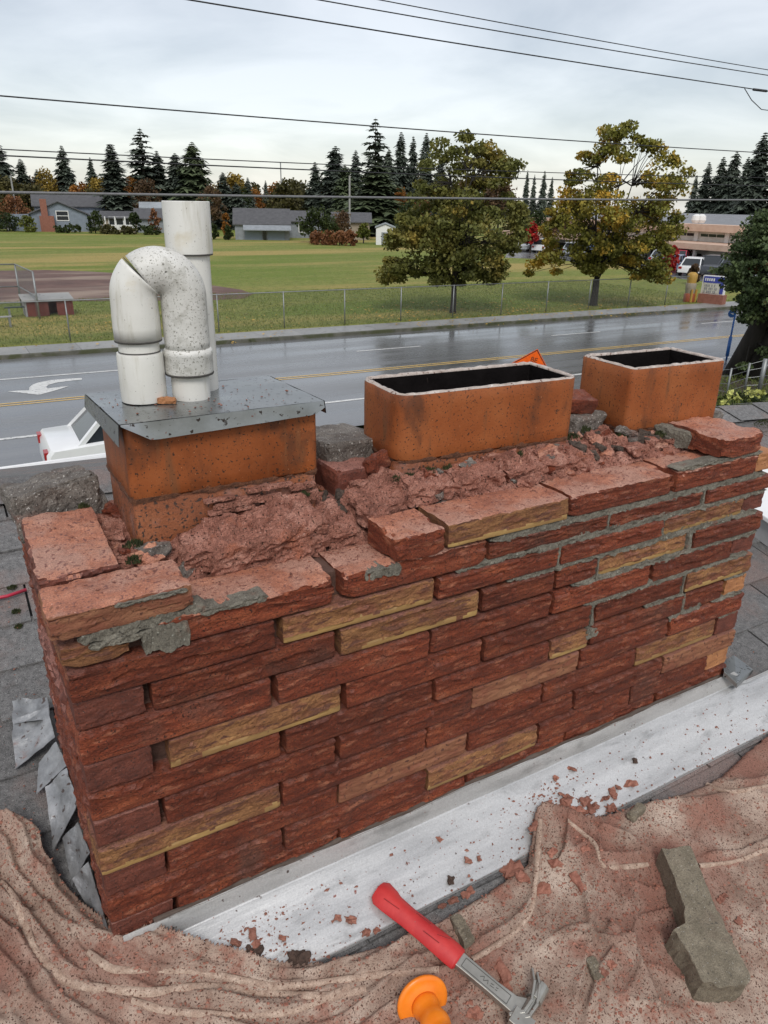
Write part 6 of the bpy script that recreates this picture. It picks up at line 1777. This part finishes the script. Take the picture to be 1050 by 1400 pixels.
hem([(776,1122),(800,1142),(818,1156),(820,1186),(850,1186),(886,1182)], .0026)
hem([(956,1184),(1006,1179),(1056,1158)], .0024); hem([(966,1072),(993,1085),(1056,1074)], .0028)
hem([(180,1369),(234,1383),(325,1389),(397,1383),(433,1369),(478,1349)], .0034)
# ================================================================ tools
def P3(px, py, lift): return on_roof(px, py, lift)
m_redgrip = M('red rubber grip', [(.4, (.50,.028,.030)), (.6, (.60,.045,.042))], scale=20, rough=.5, bump=.2, bscale=260, bdist=.002, specks=((.34,.12,.10), 90, .70))
m_steel = M('tool steel', [(.3, (.30,.29,.26)), (.7, (.46,.45,.41))], scale=25, rough=.42, metal=.75, bump=.2, bscale=180, bdist=.001, specks=((.20,.11,.08), 110, .66))
m_engr = M('dark engraving', [(.5, (.10,.10,.09))], rough=.6, bump=0)
lift = .040
A = P3(516,1218,.030); B = P3(628,1313,lift); C_ = P3(712,1384,lift)
ham = thing('brick_hammer', 'hammer with red rubber grip and grey steel shank lying on the cloth', 'hammer', (B+C_)/2)
ax = (B-A)/np.linalg.norm(B-A)
un = np.array([0, -RSL, 1.0]); un /= np.linalg.norm(un)
un = un-ax*(un@ax); un /= np.linalg.norm(un); sd = np.cross(ax, un)
L = np.linalg.norm(B-A)
mb = MB(); prof = [(-.004,.30,.6,-.002),(0,.80,.85,-.002),(.05,1.08,1,-.0015),(.16,1.02,1,0),(.22,.92,1,.0015),(.40,.84,1,.001),(.65,.88,1,0),(.90,.94,1,-.0005),(.985,.90,.9,0),(1.0,.72,.7,0)]
NS = 14
for t, w, h, o in prof:
    c = A+ax*L*t+sd*o
    for k in range(NS):
        a = 2*math.pi*k/NS; cc, ss = math.cos(a), math.sin(a)
        r = 1/max(abs(cc), abs(ss), (abs(cc)+abs(ss))*.78)
        mb.v.append(tuple(c + sd*cc*r*.0235*w + un*ss*r*.0150*h))
for i in range(len(prof)-1):
    for k in range(NS):
        k2 = (k+1) % NS
        mb.f.append((i*NS+k, i*NS+k2, (i+1)*NS+k2, (i+1)*NS+k))
mb.f.append(tuple(range(NS))[::-1]); mb.f.append(tuple(range((len(prof)-1)*NS, len(prof)*NS)))
grip = mb.build('grip', m_redgrip, ham, smooth=True, autos=True)
mbg = MB()
for t0, t1, s0, s1 in ((.12,.30,.45,.30), (.45,.62,-.35,-.42), (.60,.78,.38,.30), (.72,.84,-.1,-.5)):
    mbg.tube([A+ax*L*t0+sd*.0235*s0+un*.0147, A+ax*L*t1+sd*.0235*s1+un*.0147], .0007, 5)
mbg.build('grip_groove', M('groove', [(.5,(.25,.012,.014))], rough=.6, bump=0), grip)
ax2 = (C_-B)/np.linalg.norm(C_-B); sd2 = np.cross(ax2, un); L2 = np.linalg.norm(C_-B)
mb = MB()
def plate(poly, h0, h1, org, a, s):
    P = [org+a*p[0]+s*p[1] for p in poly]; n = len(P); m = MB()
    m.add([p+un*h0 for p in P]+[p+un*h1 for p in P], [tuple(range(n))[::-1], tuple(range(n, 2*n))]+[(i, (i+1) % n, n+(i+1) % n, n+i) for i in range(n)])
    return m
plate([(-.004,-.0135),(L2*.55,-.0125),(L2*.86,-.0150),(L2*1.02,-.026),(L2*1.08,-.012),(L2*1.04,.014),(L2*.9,.013),(L2*.5,.012),(-.004,.013)], -.006, .006, B, ax2, sd2).build('shank', m_steel, ham, bevel=.0012)
shank_panel = MB()
for s in (-1, 1): shank_panel.bar(B+ax2*.008+sd2*.0082*s+un*.0062, B+ax2*L2*.80+sd2*.0082*s+un*.0062, .0012, .0008, un)
shank_panel.bar(B+ax2*.008-sd2*.0082+un*.0062, B+ax2*.008+sd2*.0082+un*.0062, .0012, .0008, un)
shank_panel.bar(B+ax2*L2*.80-sd2*.0082+un*.0062, B+ax2*L2*.80+sd2*.0082+un*.0062, .0012, .0008, un)
shank_panel.build('panel_edge', m_engr, ham)
lg = MB()
q0 = B+ax2*L2*.44+un*.0063
for a, b in (((-.012,.001),(-.006,-.004)),((-.006,-.004),(-.004,.003)),((-.004,.003),(.002,-.003)),((.002,-.003),(.004,.003)),((.008,.002),(.016,.001)),((.008,-.002),(.014,-.003)),((.018,.002),(.022,.001)),((.018,-.002),(.022,-.003))):
    lg.bar(q0+ax2*a[0]+sd2*a[1], q0+ax2*b[0]+sd2*b[1], .0010, .0006, un)
lg.build('maker_mark', m_engr, ham)
# head: a curved claw rising to the right of the photo and a block face running out of frame
claw = [P3(702,1396,.045), P3(722,1392,.048), P3(733,1376,.050), P3(737,1350,.052), P3(734,1333,.050)]
mb = MB()
for dx, w0 in ((0, 1), (-.010, .75)):
    pth = [p + sd2*0 + ax2*dx for p in claw]
    for i in range(len(pth)-1):
        mb.bar(pth[i], pth[i+1]+(pth[i+1]-pth[i])*.12, .0065-.0008*i, .020-.0022*i, un)
mb.build('claw', m_steel, ham, bevel=.0015)
hb = P3(712,1400,.044)
mb = MB(); mb.obox(hb, ax2*.018, sd2*.014, un*.013)
mb.tube([hb-sd2*.012, hb-sd2*.05], .0105, 16); mb.tube([hb-sd2*.045, hb-sd2*.075], .014, 16)
mb.build('head', m_steel, ham, bevel=.001)

m_orangeplastic = M('orange plastic', [(.4, (.86,.21,.012)), (.6, (.95,.27,.02))], scale=15, rough=.33, bump=.15, bscale=300, bdist=.001, specks=((.45,.12,.03), 90, .74), spec=.5)
gc = P3(576,1366,.030); gd = P3(612,1430,.030)-gc; gd /= np.linalg.norm(gd); tcam = CAM-gc; tcam /= np.linalg.norm(tcam); gd = gd*.80+tcam*.62; gd /= np.linalg.norm(gd)
ch = thing('chisel_hand_guard', 'orange plastic chisel grip with round mushroom hand guard', 'chisel', gc)
def revolve(o, d, prof, n=36):
    a = np.cross(d, (0,0,1)); a /= np.linalg.norm(a); b = np.cross(d, a); m = MB(); base = 0
    for r, h in prof:
        for k in range(n):
            t = 2*math.pi*k/n; m.v.append(tuple(o+d*h+r*(a*math.cos(t)+b*math.sin(t))))
    for i in range(len(prof)-1):
        for k in range(n):
            k2 = (k+1) % n; m.f.append((i*n+k, i*n+k2, (i+1)*n+k2, (i+1)*n+k))
    m.f.append(tuple(range(n))[::-1]); m.f.append(tuple(range((len(prof)-1)*n, len(prof)*n)))
    return m
sc = 1.0
G_ = lambda pr: [(r*1.42, h*1.42) for r, h in pr]
revolve(gc, gd, G_([(.004,-.010),(.016,-.0085),(.026,-.004),(.0305,.001),(.0315,.0035),(.0305,.006),(.026,.006),(.020,.007),(.016,.010)])).build('hand_guard', m_orangeplastic, ch, smooth=True)
revolve(gc, gd, G_([(.0165,.008),(.0160,.016),(.0145,.020),(.0135,.026),(.0150,.031),(.0168,.038),(.0168,.044),(.0150,.050),(.0140,.054),(.0152,.060),(.0168,.068),(.0165,.076),(.0145,.082),(.0150,.09),(.0160,.12),(.010,.125)])).build('grip', m_orangeplastic, ch, smooth=True)

# grey broken cap slab on the cloth
def slab(name, pxs, base_lift, top_lift, mat, seed, label, cat):
    top = [P3(a, b, top_lift) for a, b in pxs]
    c = sum(top)/len(top); n = len(top)
    D = []
    for i in range(n):
        a, b = top[i], top[(i+1) % n]; k = max(2, int(np.linalg.norm(b-a)/.006))
        for t in range(k): D.append(a+(b-a)*t/k)
    V = []; F = []; m = len(D)
    dn = un*(top_lift-base_lift)
    rings = [(.0,0,.99),(.5,0,.99),(.8,0,.995),(1,0,1)]
    levels = [(0,1.0),(.03,1.004),(.3,1.0),(.65,1.0),(1,.99)]
    for li, (t, g) in enumerate(levels):
        for p in D:
            q = c+(p-c)*g - dn*t
            jr = .0042*frac(q[0]*45+seed, q[1]*45, q[2]*45, 4)*(1 if t > 0 else .6)
            d = (p-c)/np.linalg.norm(p-c)
            V.append(q+d*jr*1.6+un*jr*.25)
    for i in range(len(levels)-1):
        for k in range(m):
            k2 = (k+1) % m; F.append((i*m+k, (i+1)*m+k, (i+1)*m+k2, i*m+k2))
    # top as concentric rings
    prev = list(range(m)); b0 = len(V)
    for s in (.75, .5, .25):
        base = len(V)
        for p in D:
            q = c+(p-c)*s; V.append(q+un*(.0018*frac(q[0]*30+seed, q[1]*30, 3, 4)))
        cur = list(range(base, base+m))
        for k in range(m):
            k2 = (k+1) % m; F.append((prev[k], prev[k2], cur[k2], cur[k]))
        prev = cur
    V.append(c); ce = len(V)-1
    for k in range(m): F.append((prev[k], prev[(k+1) % m], ce))
    o = mk(name, V, F, mat)
    return tag(o, label, cat) if label else o
m_slab = M('grey cast concrete', [(.25, (.115,.096,.066)), (.5, (.195,.165,.118)), (.8, (.29,.25,.185))], scale=34, grain=(420, .35), rough=.85, bump=1, bscale=260, bdist=.003, specks=((.38,.36,.32), 250, .66), specks2=((.07,.06,.05), 210, .63), layer=((.17,.13,.095), 10, .5, .7))
slab('broken_slab', [(905,1160),(944,1157),(955,1182),(975,1235),(1003,1290),(1027,1336),(1020,1346),(1000,1349),(962,1344),(944,1306),(921,1271),(937,1262),(937,1240),(920,1195)], .0, .078, m_slab, 4.4, 'long grey broken concrete slab with a notch, lying on the cloth', 'concrete slab')

# ================================================================ rubble lying about
m_chip = M('brick chip', [(.3, (.20,.075,.050)), (.7, (.37,.165,.115))], scale=60, rough=.75, bump=.8, bscale=220, bdist=.003, rand=.25)
chips = [  # px, py, size x, y, z, rot, where
 (345,1278,.016,.010), (322,1290,.014,.010), (478,1258,.020,.013), (462,1256,.010,.008), (350,1292,.011,.009), (386,1283,.010,.006), (312,1300,.012,.010),
 (782,1052,.018,.009), (760,1065,.009,.008), (768,1087,.012,.008), (862,1073,.022,.014), (838,1085,.017,.012), (845,1078,.010,.008), (828,1092,.014,.010), (752,1097,.008,.007), (601,1148,.010,.007), (640,1178,.011,.009), (655,1175,.008,.006)]
lab = 'small red brick chip lying on the white flashing'
for i, (px, py, a, b) in enumerate(sorted(chips)):
    p = on_surface(px, py, .002)
    tag(rock('brick_chip', p+np.array([0,0,.002]), (a*1.25, b*1.2, b*.55), m_chip, 200+i*2.3, amp=.95, rot=(rnd.uniform(-.5,.5), rnd.uniform(-.5,.5), rnd.uniform(0,3)), n=4, knock=1.3), ORD[i]+' red brick chip from the left on the white flashing', 'brick chip', 'brick chips on the flashing')
chips2 = [(700,1190,.05,.028), (715,1200,.03,.02), (790,1205,.018,.05), (685,1325,.02,.055), (835,1318,.018,.016), (800,1160,.02,.012), (755,1165,.025,.014), (640,1220,.03,.016), (620,1230,.022,.014), (605,1238,.016,.012), (985,1230,.02,.012),
          (990,1225,.012,.01), (826,1330,.014,.016), (770,1105,.03,.02), (790,1110,.045,.025), (810,1105,.03,.02), (775,1093,.035,.022), (800,1095,.03,.018), (835,1105,.03,.02), (870,1105,.02,.014), (730,1130,.03,.012), (760,1180,.03,.018), (740,1215,.04,.02),
          (500,1275,.018,.012), (515,1272,.014,.01), (1010,1260,.016,.012), (690,1350,.02,.03), (650,1385,.03,.02)]
lab2 = 'red brick fragment lying on the dusty drop cloth'
for i, (px, py, a, b) in enumerate(sorted(chips2)):
    p = on_surface(px, py, .003)
    tag(rock('brick_fragment', p, (a*.85, b*.85, min(a, b)*.45), m_chip, 300+i*2.3, amp=.85, rot=(rnd.uniform(-.2,.2), rnd.uniform(-.2,.2), rnd.uniform(-.4,.4)), n=5, knock=1.2), ORD[i]+' brick fragment from the left on the dusty drop cloth', 'brick fragment', 'brick fragments on the drop cloth')
for px, py, a, b, rz, lb in ((632,1272,.022,.058,-.15,'narrow grey mortar stick on the cloth right of the red grip'), (813,1325,.020,.040,-.3,'dark grey mortar piece on the cloth, below the middle'), (640,1130,.0,.0,0,None),
                             (870,1110,.05,.02,.2,'flat grey mortar flake beside the lower edge of the flashing')):
    if not lb: continue
    p = on_surface(px, py, .004)
    tag(rock('mortar_piece', p, (a, b, .014), m_slab, 400+px, amp=.25, rot=(0,0,rz), n=9), lb, 'mortar piece')
# clods of dark dirt on the flashing edge
m_dirt = M('dirt clod', [(.3, (.05,.032,.024)), (.7, (.15,.095,.072))], scale=90, rough=.95, bump=1, bscale=300, bdist=.005)
for px, py, a, lb in ((405,1318,.045,'brown dirt clod on the lower left end of the flashing'), (345,1310,.035,'dark dirt clod where the cloth meets the flashing at the left'), (617,1204,.014,'small dark dirt clod on the flashing edge above the hammer'), (868,1040,.012,'tiny black dirt clod alone on the white flashing')):
    p = on_surface(px, py, .004); tag(rock('dirt_clod', p, (a, a*.75, a*.5), m_dirt, px*.1, amp=.6, rot=(0,0,1), n=12, knock=2.2), lb, 'dirt clod')
# fine crumbs (uncountable)
pts = []
for i in range(15000):
    px, py = rnd.uniform(-20,1070), rnd.uniform(1100,1410)
    p = P3(px, py, .012)
    j = int((p[1]-cy0)/(cy1-cy0)*(gm-1)); k = int((p[0]-cx0)/(cx1-cx0)*(gn-1))
    if not (0 <= j < gm and 0 <= k < gn) or not IN[j, k]: continue
    if nz3(p[0]*7, p[1]*7, 4.4) < rnd.uniform(-.5,.25): continue
    pts.append((p[0], p[1], cloth_z(p[0], p[1])))
tag(crumbs('brick_crumbs', pts, m_chip, 8, .0006, .0046), 'scatter of fine red brick crumbs over the drop cloth', 'rubble', kind='stuff')
pts = []
for i in range(6000):
    x = rnd.uniform(.03, 1.8); v = rnd.uniform(.5,.96)
    dens = .14 + .9*math.exp(-((x-.20)/.09)**2) + .9*math.exp(-((x-.86)/.08)**2)
    if rnd.random() > dens: continue
    q = apf((x-AX0)/(AX1-AX0), v); pts.append(q)
tag(crumbs('brick_crumbs', pts, m_chip, 9, .0007, .0048), 'fine red crumbs sprinkled on the white flashing', 'rubble', kind='stuff')
pts = []
for i in range(420):
    x, y = rnd.uniform(-.35,-.02), rnd.uniform(.15,.95); pts.append((x, y, roofz(y)+.004))
for i in range(160):
    x, y = rnd.uniform(1.6,2.4), rnd.uniform(-.1,.5); pts.append((x, y, roofz(y)+.004))
tag(crumbs('brick_crumbs', pts, m_wash, 10, .0008, .0040), 'brick dust and crumbs on the shingles beside the chimney', 'rubble', kind='stuff')

moss('roof_moss', [(*on_roof(1030,592)[:2], on_roof(1030,592)[2]+.004, .05), (*on_roof(1044,582)[:2], on_roof(1044,582)[2]+.004, .06), (*on_roof(22,838)[:2], on_roof(22,838)[2]+.004, .012), (*on_roof(26,858)[:2], on_roof(26,858)[2]+.004, .010), (*on_roof(17,805)[:2], on_roof(17,805)[2]+.004, .012)], roof)
